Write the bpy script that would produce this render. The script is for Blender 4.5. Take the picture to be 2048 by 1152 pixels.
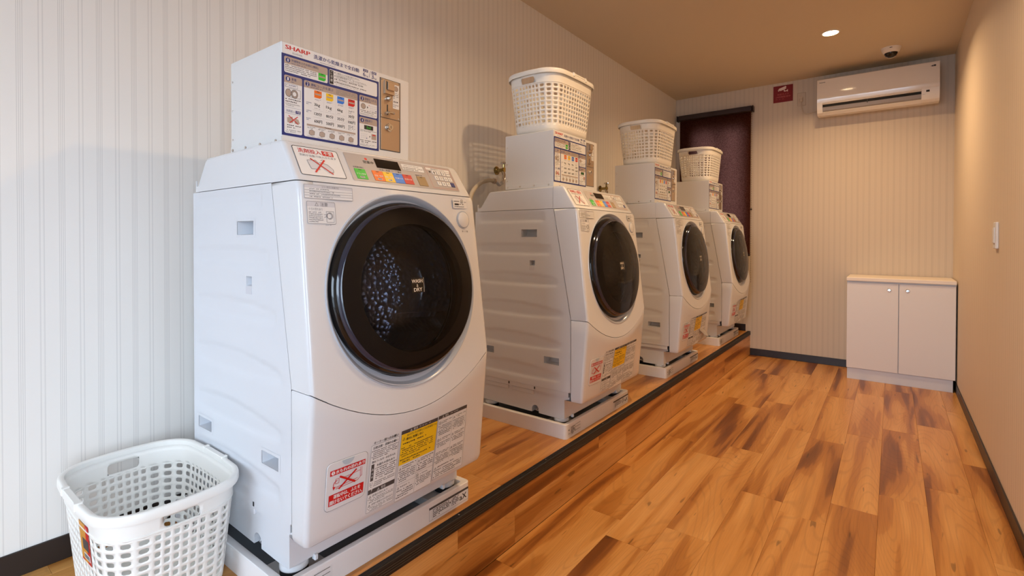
import bpy, math, random
from math import sin, cos, pi, radians, hypot
from mathutils import Vector, Matrix

# ------------------------------------------------------------------ scene, camera, world, light, exposure
for _o in list(bpy.data.objects):
    bpy.data.objects.remove(_o)
scene = bpy.context.scene
COL = scene.collection
random.seed(7)

W, D, H = 2.1354, 5.078, 2.4955          # room width (x), back wall (y), ceiling height
YF = -3.2                                # front (entrance) wall behind the camera
S, HS, NX = 0.711, 0.219, 0.689           # platform edge, platform height, nosing inner edge
YM = [0.5844, 1.8338, 3.0232, 4.2078]     # left edges of the four drain pans

cam_d = bpy.data.cameras.new('camera')
cam = bpy.data.objects.new('camera', cam_d)
COL.objects.link(cam)
scene.camera = cam
yaw, pitch, roll, fpx = 0.6506, -0.0108, 0.0019, 999.95
_f = Vector((-sin(yaw) * cos(pitch), cos(yaw) * cos(pitch), sin(pitch)))
_r = Vector((cos(yaw), sin(yaw), 0)); _u = _r.cross(_f)
_r, _u = _r * cos(roll) + _u * sin(roll), -_r * sin(roll) + _u * cos(roll)
cam.matrix_world = Matrix(((_r.x, _u.x, -_f.x, 1.7666), (_r.y, _u.y, -_f.y, 0.0), (_r.z, _u.z, -_f.z, 1.0793), (0, 0, 0, 1)))
cam_d.sensor_width = 36.0
cam_d.lens = 36.0 * fpx / 2048.0
cam_d.shift_y = -(576.0 - 489.09) / 2048.0
cam_d.clip_start = 0.02

world = bpy.data.worlds.new('world'); scene.world = world
world.use_nodes = True
_bg = world.node_tree.nodes['Background']
_bg.inputs[0].default_value = (0.70, 0.80, 0.97, 1)
_bg.inputs[1].default_value = 11.5

scene.view_settings.view_transform = 'Standard'
scene.view_settings.look = 'None'
scene.view_settings.gamma = 1.0
scene.view_settings.use_curve_mapping = False
scene.view_settings.exposure = 0.0
LAMP_W = 16.5
LAMPS = [(1.418, 4.048), (1.418, 1.75)]

# ------------------------------------------------------------------ materials
def lin(c):
    return tuple(((x / 255.0) / 12.92 if x / 255.0 <= 0.04045 else ((x / 255.0 + 0.055) / 1.055) ** 2.4) for x in c)

MATS = {}
def mat(name, rgb=(200, 200, 200), rough=0.5, metal=0.0, spec=0.5, coat=0.0, emit=None, es=0.0, alpha=1.0):
    if name in MATS:
        return MATS[name]
    m = bpy.data.materials.new(name); m.use_nodes = True
    b = m.node_tree.nodes['Principled BSDF']
    b.inputs['Base Color'].default_value = (*lin(rgb), 1)
    b.inputs['Roughness'].default_value = rough
    b.inputs['Metallic'].default_value = metal
    b.inputs['Specular IOR Level'].default_value = spec
    b.inputs['Coat Weight'].default_value = coat
    b.inputs['Coat Roughness'].default_value = 0.08
    b.inputs['Alpha'].default_value = alpha
    if emit:
        b.inputs['Emission Color'].default_value = (*lin(emit), 1)
        b.inputs['Emission Strength'].default_value = es
    MATS[name] = m
    return m

def nd(nt, typ, **kw):
    n = nt.nodes.new(typ)
    for k, v in kw.items():
        setattr(n, k, v)
    return n

def noise_bump(m, scale, dist, strength=0.3):
    nt = m.node_tree; b = nt.nodes['Principled BSDF']
    tc = nd(nt, 'ShaderNodeTexCoord'); ns = nd(nt, 'ShaderNodeTexNoise'); bp = nd(nt, 'ShaderNodeBump')
    ns.inputs['Scale'].default_value = scale; ns.inputs['Detail'].default_value = 3
    bp.inputs['Strength'].default_value = strength; bp.inputs['Distance'].default_value = dist
    nt.links.new(tc.outputs['Object'], ns.inputs['Vector']); nt.links.new(ns.outputs[0], bp.inputs['Height'])
    nt.links.new(bp.outputs[0], b.inputs['Normal'])
    return m

def wallpaper(name, axis, phase, base=(236, 232, 226)):
    m = mat(name, base, 0.62, spec=0.3)
    nt = m.node_tree; b = nt.nodes['Principled BSDF']
    ge = nd(nt, 'ShaderNodeNewGeometry'); sp = nd(nt, 'ShaderNodeSeparateXYZ')
    nt.links.new(ge.outputs['Position'], sp.inputs[0])
    a = nd(nt, 'ShaderNodeMath', operation='MULTIPLY_ADD')
    nt.links.new(sp.outputs[axis], a.inputs[0])
    P = 0.0804
    a.inputs[1].default_value = 1 / P; a.inputs[2].default_value = -phase / P + 10.25
    fr = nd(nt, 'ShaderNodeMath', operation='FRACT'); nt.links.new(a.outputs[0], fr.inputs[0])
    rp = nd(nt, 'ShaderNodeValToRGB'); nt.links.new(fr.outputs[0], rp.inputs[0])
    el = rp.color_ramp.elements
    stops = [(0.0, 1.0)]
    def line(c, w, d):
        stops.extend([(c - w / 2 - 0.004, 1.0), (c - w / 2 + 0.004, d), (c + w / 2 - 0.004, d), (c + w / 2 + 0.004, 1.0)])
    for off in (-0.0056, -0.0019, 0.0019, 0.0056):
        line(0.25 + off / P, 0.0165, 0.80)
    for off in (-0.0040, 0.0040):
        line(0.75 + off / P, 0.034, 0.87)
    stops.append((1.0, 1.0))
    while len(el) < len(stops):
        el.new(0.5)
    for e, (p, v) in zip(el, sorted(stops)):
        e.position = p; e.color = (v, v, v, 1)
    mx = nd(nt, 'ShaderNodeMix', data_type='RGBA', blend_type='MULTIPLY')
    mx.inputs[0].default_value = 1.0
    mx.inputs[6].default_value = (*lin(base), 1)
    nt.links.new(rp.outputs[0], mx.inputs[7])
    nt.links.new(mx.outputs[2], b.inputs['Base Color'])
    bp = nd(nt, 'ShaderNodeBump'); bp.inputs['Strength'].default_value = 0.25; bp.inputs['Distance'].default_value = 0.001
    nt.links.new(rp.outputs[0], bp.inputs['Height']); nt.links.new(bp.outputs[0], b.inputs['Normal'])
    return m

def wood(name):
    m = mat(name, (190, 130, 70), 0.3, spec=0.45)
    nt = m.node_tree; b = nt.nodes['Principled BSDF']; L = nt.links.new
    tc = nd(nt, 'ShaderNodeTexCoord'); oi = nd(nt, 'ShaderNodeObjectInfo')
    ad = nd(nt, 'ShaderNodeVectorMath', operation='MULTIPLY_ADD')
    cx = nd(nt, 'ShaderNodeCombineXYZ')
    for k in range(3):
        mm = nd(nt, 'ShaderNodeMath', operation='MULTIPLY'); mm.inputs[1].default_value = (37.0, 91.0, 53.0)[k]
        L(oi.outputs['Random'], mm.inputs[0]); L(mm.outputs[0], cx.inputs[k])
    ad.inputs[1].default_value = (1, 1, 1)
    L(tc.outputs['Object'], ad.inputs[0]); L(cx.outputs[0], ad.inputs[2])
    def noise(sx, sy, sz, scale, detail, dist=0.0, rough=0.5):
        mp = nd(nt, 'ShaderNodeMapping'); mp.inputs['Scale'].default_value = (sx, sy, sz)
        L(ad.outputs[0], mp.inputs['Vector'])
        n = nd(nt, 'ShaderNodeTexNoise'); n.inputs['Scale'].default_value = scale
        n.inputs['Detail'].default_value = detail; n.inputs['Distortion'].default_value = dist; n.inputs['Roughness'].default_value = rough
        L(mp.outputs[0], n.inputs['Vector']); return n
    big = noise(1, 0.085, 1, 10.0, 1.5, 0.6)            # broad heartwood streaks
    big2 = noise(1, 0.05, 1, 34.0, 3.0, 0.6, 0.5)      # thin streaks
    fine = noise(1, 0.025, 1, 260.0, 2.0, 0.0, 0.5)    # pores
    ringn = noise(1, 0.14, 1, 5.0, 0.6, 0.5)           # contour lines of this make the cathedral figure
    mixn = nd(nt, 'ShaderNodeMix', data_type='FLOAT'); mixn.inputs[0].default_value = 0.20
    L(big.outputs[0], mixn.inputs[2]); L(big2.outputs[0], mixn.inputs[3])
    sh = nd(nt, 'ShaderNodeMapRange'); sh.inputs[3].default_value = -0.025; sh.inputs[4].default_value = 0.075
    L(oi.outputs['Random'], sh.inputs[0])
    a1 = nd(nt, 'ShaderNodeMath', operation='ADD'); L(mixn.outputs[0], a1.inputs[0]); L(sh.outputs[0], a1.inputs[1])
    r1 = nd(nt, 'ShaderNodeValToRGB'); e = r1.color_ramp.elements
    e[0].position = 0.33; e[0].color = (*lin((116, 64, 22)), 1)
    e[1].position = 0.66; e[1].color = (*lin((216, 160, 94)), 1)
    for p_, c_ in ((0.40, (142, 84, 32)), (0.425, (172, 110, 48)), (0.50, (186, 124, 58)), (0.515, (200, 140, 72)), (0.58, (206, 147, 80))):
        q = e.new(p_); q.color = (*lin(c_), 1)
    L(a1.outputs[0], r1.inputs[0])
    k1 = nd(nt, 'ShaderNodeMath', operation='MULTIPLY'); k1.inputs[1].default_value = 190.0; L(ringn.outputs[0], k1.inputs[0])
    k2 = nd(nt, 'ShaderNodeMath', operation='SINE'); L(k1.outputs[0], k2.inputs[0])
    r3 = nd(nt, 'ShaderNodeMapRange'); r3.inputs[1].default_value = 0.55; r3.inputs[2].default_value = 1.0; r3.inputs[3].default_value = 1.0; r3.inputs[4].default_value = 0.89; L(k2.outputs[0], r3.inputs[0])
    r2 = nd(nt, 'ShaderNodeMapRange'); r2.inputs[1].default_value = 0.3; r2.inputs[2].default_value = 0.7
    r2.inputs[3].default_value = 0.93; r2.inputs[4].default_value = 1.05; L(fine.outputs[0], r2.inputs[0])
    mu = nd(nt, 'ShaderNodeMath', operation='MULTIPLY'); L(r2.outputs[0], mu.inputs[0]); L(r3.outputs[0], mu.inputs[1])
    fl = noise(1, 0.13, 1, 70.0, 0.0, 0.0)             # small dark mineral flecks
    r4 = nd(nt, 'ShaderNodeMapRange'); r4.inputs[1].default_value = 0.80; r4.inputs[2].default_value = 0.84
    r4.inputs[3].default_value = 1.0; r4.inputs[4].default_value = 0.55; L(fl.outputs[0], r4.inputs[0])
    mu2 = nd(nt, 'ShaderNodeMath', operation='MULTIPLY'); L(mu.outputs[0], mu2.inputs[0]); L(r4.outputs[0], mu2.inputs[1])
    vs = nd(nt, 'ShaderNodeVectorMath', operation='SCALE'); L(r1.outputs[0], vs.inputs[0]); L(mu2.outputs[0], vs.inputs['Scale'])
    L(vs.outputs[0], b.inputs['Base Color'])
    bp = nd(nt, 'ShaderNodeBump'); bp.inputs['Strength'].default_value = 0.12; bp.inputs['Distance'].default_value = 0.0006
    L(fine.outputs[0], bp.inputs['Height']); L(bp.outputs[0], b.inputs['Normal'])
    return m

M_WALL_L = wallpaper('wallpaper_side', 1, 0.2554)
M_WALL_B_DIM = wallpaper('wallpaper_back_dimmed', 0, 0.7266, (212, 197, 178))  # same paper as left wall, dimmer light at the back put into its base
M_WALL_R_WARM = wallpaper('wallpaper_right_warmlit', 1, 0.2554, (230, 214, 194))  # same paper as left wall, warm lamp light mixed into its base
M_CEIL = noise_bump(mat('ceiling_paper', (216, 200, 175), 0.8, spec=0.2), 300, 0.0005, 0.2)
M_WOOD = wood('oak_plank')
M_DARK = mat('dark_brown_vinyl', (24, 18, 16), 0.5)
M_BASE = mat('baseboard_dark', (36, 27, 23), 0.4)
M_WHITE = mat('washer_white', (218, 219, 222), 0.22, coat=0.4)
M_SIDE = mat('washer_side_white', (214, 216, 221), 0.34)
M_BOX = mat('coin_box_white', (222, 221, 220), 0.35)
M_GREY = mat('panel_grey', (176, 168, 166), 0.35)
M_RING = mat('ring_grey', (188, 196, 208), 0.2, coat=0.3)
M_BLACK = mat('black_gloss', (12, 11, 13), 0.08, spec=0.6)
M_RUB = mat('rubber', (24, 24, 26), 0.7)
M_INK = mat('ink', (38, 38, 42), 0.6)
M_INKG = mat('ink_grey', (120, 120, 126), 0.6)
M_RED = mat('print_red', (196, 24, 30), 0.45)
M_NAVY = mat('print_navy', (26, 44, 116), 0.45)
M_TAUPE = mat('print_taupe', (176, 158, 146), 0.5)
M_PAPER = mat('print_white', (227, 227, 228), 0.5)
M_PGREY = mat('print_grey', (206, 206, 212), 0.5)
M_GREEN = mat('print_green', (40, 190, 50), 0.45)
M_ORANGE = mat('print_orange', (236, 112, 24), 0.45)
M_YELLOW = mat('print_yellow', (240, 196, 24), 0.45)
M_BLUE = mat('print_blue', (38, 122, 224), 0.45)
M_KRED = mat('print_bright_red', (200, 20, 24), 0.45)
M_GOLD = mat('print_gold', (150, 122, 78), 0.4)
M_DGREY = mat('print_dark_grey', (70, 68, 70), 0.5)
M_LED = mat('led_red', (226, 60, 50), 0.3)
M_STEEL = mat('steel', (196, 178, 160), 0.32, metal=0.9)
M_CHROME = mat('chrome', (215, 212, 208), 0.12, metal=1.0)
M_BRASS = mat('brass', (160, 140, 90), 0.25, metal=1.0)
M_PLASTIC = mat('basket_plastic', (240, 238, 232), 0.4)
M_PLASTIC.node_tree.nodes['Principled BSDF'].inputs['Subsurface Weight'].default_value = 0.0
M_PAN = mat('pan_plastic', (232, 230, 230), 0.4)
M_PANIN = mat('pan_floor_shaded', (150, 156, 164), 0.5)  # white pan plastic with the shadow under the washer put into the colour
M_AC = mat('ac_plastic', (234, 226, 216), 0.3)
M_ACP = mat('ac_glossy_panel', (234, 226, 216), 0.10, coat=0.5)
M_ACD = mat('ac_dark', (48, 44, 42), 0.5)
M_CAB = mat('cabinet_white', (226, 222, 220), 0.38)
M_CABTOP = mat('cabinet_top', (238, 228, 216), 0.45)
M_HOSE = mat('hose_beige', (205, 190, 165), 0.5)
M_SIGN = mat('sign_red', (126, 5, 12), 0.6)
M_ALU = mat('aluminium', (190, 190, 188), 0.35, metal=0.9)
M_BROWN = mat('blind_rail', (40, 20, 16), 0.4)

# smoked glass
def smoked(name, tint, gloss=0.03, ior=1.5):
    m = bpy.data.materials.new(name); m.use_nodes = True; nt = m.node_tree; nt.nodes.clear()
    out = nd(nt, 'ShaderNodeOutputMaterial'); tr = nd(nt, 'ShaderNodeBsdfTransparent'); gl = nd(nt, 'ShaderNodeBsdfGlossy')
    fr = nd(nt, 'ShaderNodeFresnel'); fr.inputs['IOR'].default_value = ior
    tr.inputs[0].default_value = (*tint, 1); gl.inputs['Roughness'].default_value = gloss
    mx = nd(nt, 'ShaderNodeMixShader')
    nt.links.new(fr.outputs[0], mx.inputs[0]); nt.links.new(tr.outputs[0], mx.inputs[1]); nt.links.new(gl.outputs[0], mx.inputs[2])
    nt.links.new(mx.outputs[0], out.inputs[0])
    MATS[name] = m
    return m
M_SMOKE = smoked('smoked_glass', (0.66, 0.67, 0.72), 0.03, 1.28)
M_BOWL = smoked('bowl_glass', (0.80, 0.83, 0.90))
M_PANE = smoked('window_glass', (0.93, 0.96, 0.96), 0.0)
M_DOME = smoked('camera_dome_smoke', (0.10, 0.08, 0.07))
M_DRUM = mat('drum_steel', (150, 152, 158), 0.3, metal=1.0)
def _drum():
    nt = M_DRUM.node_tree; b = nt.nodes['Principled BSDF']
    tc = nd(nt, 'ShaderNodeTexCoord'); v = nd(nt, 'ShaderNodeTexVoronoi'); v.inputs['Scale'].default_value = 55
    bp = nd(nt, 'ShaderNodeBump'); bp.inputs['Strength'].default_value = 1.0; bp.inputs['Distance'].default_value = 0.006
    nt.links.new(tc.outputs['Object'], v.inputs['Vector']); nt.links.new(v.outputs['Distance'], bp.inputs['Height'])
    nt.links.new(bp.outputs[0], b.inputs['Normal'])
_drum()
# roller blind: translucent brown weave
def _fabric():
    m = bpy.data.materials.new('blind_fabric'); m.use_nodes = True; nt = m.node_tree; nt.nodes.clear()
    out = nd(nt, 'ShaderNodeOutputMaterial'); df = nd(nt, 'ShaderNodeBsdfDiffuse'); tl = nd(nt, 'ShaderNodeBsdfTranslucent')
    mx = nd(nt, 'ShaderNodeMixShader'); mx.inputs[0].default_value = 0.35
    tc = nd(nt, 'ShaderNodeTexCoord'); ns = nd(nt, 'ShaderNodeTexNoise'); ns.inputs['Scale'].default_value = 130; ns.inputs['Detail'].default_value = 2
    rp = nd(nt, 'ShaderNodeMapRange'); rp.inputs[1].default_value = 0.3; rp.inputs[2].default_value = 0.7; rp.inputs[3].default_value = 0.6; rp.inputs[4].default_value = 1.4
    vs = nd(nt, 'ShaderNodeVectorMath', operation='SCALE'); vs.inputs[0].default_value = (0.62, 0.38, 0.33)
    nt.links.new(tc.outputs['Object'], ns.inputs['Vector']); nt.links.new(ns.outputs[0], rp.inputs[0]); nt.links.new(rp.outputs[0], vs.inputs['Scale'])
    df.inputs[0].default_value = (*lin((66, 34, 24)), 1)
    nt.links.new(vs.outputs[0], tl.inputs[0])
    nt.links.new(df.outputs[0], mx.inputs[1]); nt.links.new(tl.outputs[0], mx.inputs[2]); nt.links.new(mx.outputs[0], out.inputs[0])
    MATS['blind_fabric'] = m
    return m
M_FAB = _fabric()

# ------------------------------------------------------------------ mesh helpers
class MB:
    """Collects faces with materials; build() links them as ONE mesh object."""
    def __init__(self, o=(0, 0, 0)):
        self.v = []; self.f = []; self.mi = []; self.mats = []; self.key = {}; self.o = Vector(o)
    def m(self, mt):
        if mt not in self.mats:
            self.mats.append(mt)
        return self.mats.index(mt)
    def vert(self, p):
        k = (round(p[0], 5), round(p[1], 5), round(p[2], 5))
        i = self.key.get(k)
        if i is None:
            i = len(self.v); self.v.append(tuple(p)); self.key[k] = i
        return i
    def face(self, pts, mt):
        ids = []
        for p in pts:
            i = self.vert(p)
            if i not in ids:
                ids.append(i)
        if len(ids) >= 3:
            self.f.append(ids); self.mi.append(self.m(mt))
    def grid(self, rows, mt, flip=False):
        for a, b in zip(rows[:-1], rows[1:]):
            for i in range(len(a) - 1):
                q = (a[i], a[i + 1], b[i + 1], b[i])
                self.face(q[::-1] if flip else q, mt)
    def box(self, a, b, mt, bev=0.0):
        x0, y0, z0 = a; x1, y1, z1 = b
        if x0 > x1: x0, x1 = x1, x0
        if y0 > y1: y0, y1 = y1, y0
        if z0 > z1: z0, z1 = z1, z0
        if bev <= 0:
            P = [(x, y, z) for z in (z0, z1) for y in (y0, y1) for x in (x0, x1)]
            for q in ((0, 2, 3, 1), (4, 5, 7, 6), (0, 1, 5, 4), (2, 6, 7, 3), (0, 4, 6, 2), (1, 3, 7, 5)):
                self.face([P[i] for i in q], mt)
            return
        e = min(bev, (x1 - x0) / 2.01, (y1 - y0) / 2.01, (z1 - z0) / 2.01)
        X = (x0, x0 + e, x1 - e, x1); Y = (y0, y0 + e, y1 - e, y1); Z = (z0, z0 + e, z1 - e, z1)
        c = lambda i, j, k: (X[i], Y[j], Z[k])
        self.face([c(1, 1, 0), c(1, 2, 0), c(2, 2, 0), c(2, 1, 0)], mt); self.face([c(1, 1, 3), c(2, 1, 3), c(2, 2, 3), c(1, 2, 3)], mt)
        self.face([c(1, 0, 1), c(2, 0, 1), c(2, 0, 2), c(1, 0, 2)], mt); self.face([c(1, 3, 1), c(1, 3, 2), c(2, 3, 2), c(2, 3, 1)], mt)
        self.face([c(0, 1, 1), c(0, 1, 2), c(0, 2, 2), c(0, 2, 1)], mt); self.face([c(3, 1, 1), c(3, 2, 1), c(3, 2, 2), c(3, 1, 2)], mt)
        for (k, kk) in ((1, 0), (2, 3)):
            for (j, jj) in ((1, 0), (2, 3)):
                q = [c(1, jj, k), c(2, jj, k), c(2, j, kk), c(1, j, kk)]; self.face(q if (k == 2) == (j == 1) else q[::-1], mt)
            for (i, ii) in ((1, 0), (2, 3)):
                q = [c(ii, 1, k), c(ii, 2, k), c(i, 2, kk), c(i, 1, kk)]; self.face(q if (k == 2) == (i == 2) else q[::-1], mt)
        for (j, jj) in ((1, 0), (2, 3)):
            for (i, ii) in ((1, 0), (2, 3)):
                q = [c(ii, j, 1), c(ii, j, 2), c(i, jj, 2), c(i, jj, 1)]; self.face(q if (i == 2) == (j == 1) else q[::-1], mt)
                for (k, kk) in ((1, 0), (2, 3)):
                    t = [c(ii, j, k), c(i, jj, k), c(i, j, kk)]; self.face(t, mt)
    def prism(self, poly, fr, d0, d1, mt, cap=True):
        """poly of (a,b) mapped by fr(a,b,d)"""
        n = len(poly)
        for i in range(n):
            a, b = poly[i], poly[(i + 1) % n]
            self.face([fr(*a, d0), fr(*b, d0), fr(*b, d1), fr(*a, d1)], mt)
        if cap:
            self.face([fr(*p, d1) for p in poly], mt); self.face([fr(*p, d0) for p in poly][::-1], mt)
    def lathe(self, prof, fr, mt, n=48, closed_end=False):
        """prof of (r,h); fr(a,b,h) maps plane coords"""
        rows = []
        for r, h in prof:
            rows.append([fr(r * cos(2 * pi * k / n), r * sin(2 * pi * k / n), h) for k in range(n + 1)])
        self.grid(rows, mt)
        if closed_end:
            self.face(rows[-1][:-1], mt)
    def tube(self, pts, r, mt, n=10, caps=True):
        pts = [Vector(p) for p in pts]; rows = []; up = Vector((0.3, 0.2, 1)).normalized()
        for i, p in enumerate(pts):
            t = (pts[min(i + 1, len(pts) - 1)] - pts[max(i - 1, 0)]).normalized()
            a = t.cross(up)
            if a.length < 1e-4: a = t.cross(Vector((1, 0, 0)))
            a.normalize(); b = t.cross(a)
            rr_ = r[i] if isinstance(r, (list, tuple)) else r
            rows.append([tuple(p + a * rr_ * cos(2 * pi * k / n) + b * rr_ * sin(2 * pi * k / n)) for k in range(n + 1)])
        self.grid(rows, mt)
        if caps:
            self.face(rows[0][:-1][::-1], mt); self.face(rows[-1][:-1], mt)
    def mesh(self, name, angle=32):
        me = bpy.data.meshes.new(name)
        me.from_pydata([(a - self.o.x, b - self.o.y, c - self.o.z) for a, b, c in self.v], [], self.f)
        for mt in self.mats:
            me.materials.append(mt)
        me.polygons.foreach_set('material_index', self.mi)
        me.polygons.foreach_set('use_smooth', [True] * len(self.f))
        me.update()
        me.set_sharp_from_angle(angle=radians(angle))
        return me
    def build(self, name, parent=None, loc=None, angle=32):
        ob = bpy.data.objects.new(name, self.mesh(name, angle)); COL.objects.link(ob)
        if parent is not None:
            ob.parent = parent
        ob.location = loc if loc is not None else (self.o if parent is None else (0, 0, 0))
        return ob

def tag(o, label=None, cat=None, group=None, kind=None):
    if label: o['label'] = label
    if cat: o['category'] = cat
    if group: o['group'] = group
    if kind: o['kind'] = kind
    return o
def empty(name, loc, rz=0.0):
    o = bpy.data.objects.new(name, None); COL.objects.link(o); o.location = loc; o.rotation_euler = (0, 0, rz); o.empty_display_size = 0.1
    return o
def copy_tree(o, parent=None):
    c = o.copy(); COL.objects.link(c); c.parent = parent
    for ch in CHILD.get(o.name, [x for x in o.children]):
        copy_tree(ch, c)
    return c
CHILD = {}

# --- text: glyph meshes laid flat in 2D
TXT = {}
def text2d(s, res=2):
    if (s, res) in TXT: return TXT[(s, res)]
    cu = bpy.data.curves.new('t', 'FONT'); cu.body = s; cu.resolution_u = res; cu.fill_mode = 'FRONT'
    ob = bpy.data.objects.new('t', cu); me = ob.to_mesh()
    vs = [(v.co.x, v.co.y) for v in me.vertices]; fs = [tuple(p.vertices) for p in me.polygons]
    ob.to_mesh_clear(); bpy.data.objects.remove(ob); bpy.data.curves.remove(cu)
    TXT[(s, res)] = (vs, fs)
    return TXT[(s, res)]

LAY = 0.00025
class Dec:
    """Flat print on a surface. fr(u,v,h) -> point; layer l sits l*LAY above the surface."""
    def __init__(self, fr, base=0.0006, nu=1, nv=1):
        self.fr = fr; self.base = base; self.mb = MB(); self.nu = nu; self.nv = nv
    def P(self, u, v, l): return tuple(self.fr(u, v, self.base + l * LAY))
    def rect(self, u0, v0, u1, v1, mt, l=0):
        if u0 > u1: u0, u1 = u1, u0
        if v0 > v1: v0, v1 = v1, v0
        nu = max(1, int((u1 - u0) / 0.02)) if self.nu > 1 else 1
        rows = [[self.P(u0 + (u1 - u0) * i / nu, v, l) for i in range(nu + 1)] for v in (v0, v1)]
        self.mb.grid(rows, mt)
    def poly(self, pts, mt, l=0):
        self.mb.face([self.P(u, v, l) for u, v in pts], mt)
    def rpts(self, u0, v0, u1, v1, r):
        out = []
        for cu, cv, a0 in ((u1 - r, v1 - r, 0), (u0 + r, v1 - r, 90), (u0 + r, v0 + r, 180), (u1 - r, v0 + r, 270)):
            for k in range(5):
                a = radians(a0 + k * 22.5); out.append((cu + r * cos(a), cv + r * sin(a)))
        return out
    def rrect(self, u0, v0, u1, v1, r, mt, l=0):
        if self.nu > 1:
            self.rect(u0 + r, v0, u1 - r, v1, mt, l); self.rect(u0, v0 + r, u0 + r, v1 - r, mt, l); self.rect(u1 - r, v0 + r, u1, v1 - r, mt, l)
            for cu, cv, a0 in ((u1 - r, v1 - r, 0), (u0 + r, v1 - r, 90), (u0 + r, v0 + r, 180), (u1 - r, v0 + r, 270)):
                self.poly([(cu, cv)] + [(cu + r * cos(radians(a0 + k * 22.5)), cv + r * sin(radians(a0 + k * 22.5))) for k in range(5)], mt, l)
        else:
            self.poly(self.rpts(u0, v0, u1, v1, r), mt, l)
    def outline(self, u0, v0, u1, v1, w, mt, l=0, r=0.0):
        if r > 0 and self.nu == 1:
            a = self.rpts(u0, v0, u1, v1, r); b = self.rpts(u0 + w, v0 + w, u1 - w, v1 - w, max(r - w, 1e-4)); n = len(a)
            for i in range(n):
                j = (i + 1) % n; self.poly([a[i], a[j], b[j], b[i]], mt, l)
        else:
            self.rect(u0, v0, u1, v0 + w, mt, l); self.rect(u0, v1 - w, u1, v1, mt, l)
            self.rect(u0, v0 + w, u0 + w, v1 - w, mt, l); self.rect(u1 - w, v0 + w, u1, v1 - w, mt, l)
    def disc(self, u, v, r, mt, l=0, ry=None, n=20):
        ry = ry or r
        self.poly([(u + r * cos(2 * pi * k / n), v + ry * sin(2 * pi * k / n)) for k in range(n)], mt, l)
    def ring(self, u, v, r, w, mt, l=0, n=20, ry=None):
        k2 = (ry or r) / r
        for k in range(n):
            a, b = 2 * pi * k / n, 2 * pi * (k + 1) / n
            self.poly([(u + r * cos(a), v + r * k2 * sin(a)), (u + r * cos(b), v + r * k2 * sin(b)), (u + (r - w) * cos(b), v + (r - w) * k2 * sin(b)), (u + (r - w) * cos(a), v + (r - w) * k2 * sin(a))], mt, l)
    def stroke(self, u0, v0, u1, v1, w, mt, l=0):
        d = hypot(u1 - u0, v1 - v0); nx, ny = -(v1 - v0) / d * w / 2, (u1 - u0) / d * w / 2
        self.poly([(u0 - nx, v0 - ny), (u1 - nx, v1 - ny), (u1 + nx, v1 + ny), (u0 + nx, v0 + ny)], mt, l)
    def text(self, s, u0, v0, u1, v1, mt, l=1, res=2, bold=0.0):
        """fit the string into the box"""
        vs, fs = text2d(s, res)
        xs = [p[0] for p in vs]; ys = [p[1] for p in vs]
        x0, x1, y0, y1 = min(xs), max(xs), min(ys), max(ys)
        sx = (u1 - u0) / max(x1 - x0, 1e-6); sy = (v1 - v0) / max(y1 - y0, 1e-6)
        for db in ((0.0,) if not bold else (-bold, bold)):
            P = [self.P(u0 + (x - x0) * sx + db, v0 + (y - y0) * sy, l + (0.3 if db > 0 else 0)) for x, y in vs]
            for f in fs:
                self.mb.face([P[i] for i in f], mt)
    def lines(self, u0, v0, u1, v1, n, mt, l=1, fill=0.46, seed=0, bullet=0.0):
        """n rows of unreadable small print: broken short dashes"""
        rg = random.Random(seed * 131 + n); ph = (v1 - v0) / n
        for i in range(n):
            vt = v1 - ph * i - ph * 0.18; vb = vt - ph * fill
            end = u1 if i < n - 1 else u0 + (u1 - u0) * rg.uniform(0.4, 0.95)
            u = u0 + bullet
            if bullet and i % 3 == 0:
                self.rect(u0, vb, u0 + ph * fill, vt, mt, l)
            while u < end:
                w = min(ph * rg.uniform(0.35, 0.7), end - u)
                k = rg.random()
                if k < 0.88:
                    self.rect(u, vb + (ph * 0.08 if k < 0.4 else 0), u + w, vt - (ph * 0.1 if k > 0.6 else 0), mt, l)
                u += w + ph * rg.uniform(0.16, 0.3)
    def warn(self, u, v, s, mt, inner, l=1):
        self.poly([(u - s / 2, v), (u + s / 2, v), (u, v + s * 0.9)], mt, l)
        self.poly([(u - s * 0.32, v + s * 0.1), (u + s * 0.32, v + s * 0.1), (u, v + s * 0.7)], inner, l + 1)
        self.rect(u - s * 0.04, v + s * 0.17, u + s * 0.04, v + s * 0.52, mt, l + 2)
    def build(self, name, parent, origin=(0, 0, 0)):
        self.mb.o = Vector(origin)
        return self.mb.build(name, parent, (0, 0, 0))

# ------------------------------------------------------------------ the room
def struct(mb, name):
    o = mb.build(name); o['kind'] = 'structure'; return o

m = MB(); m.face([(-0.0, YF, -0.009), (W, YF, -0.009), (W, D, -0.009), (0, D, -0.009)], M_DARK)
floor = struct(m, 'floor')
m = MB(); m.face([(0, YF, H), (0, D, H), (W, D, H), (W, YF, H)], M_CEIL)
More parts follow.
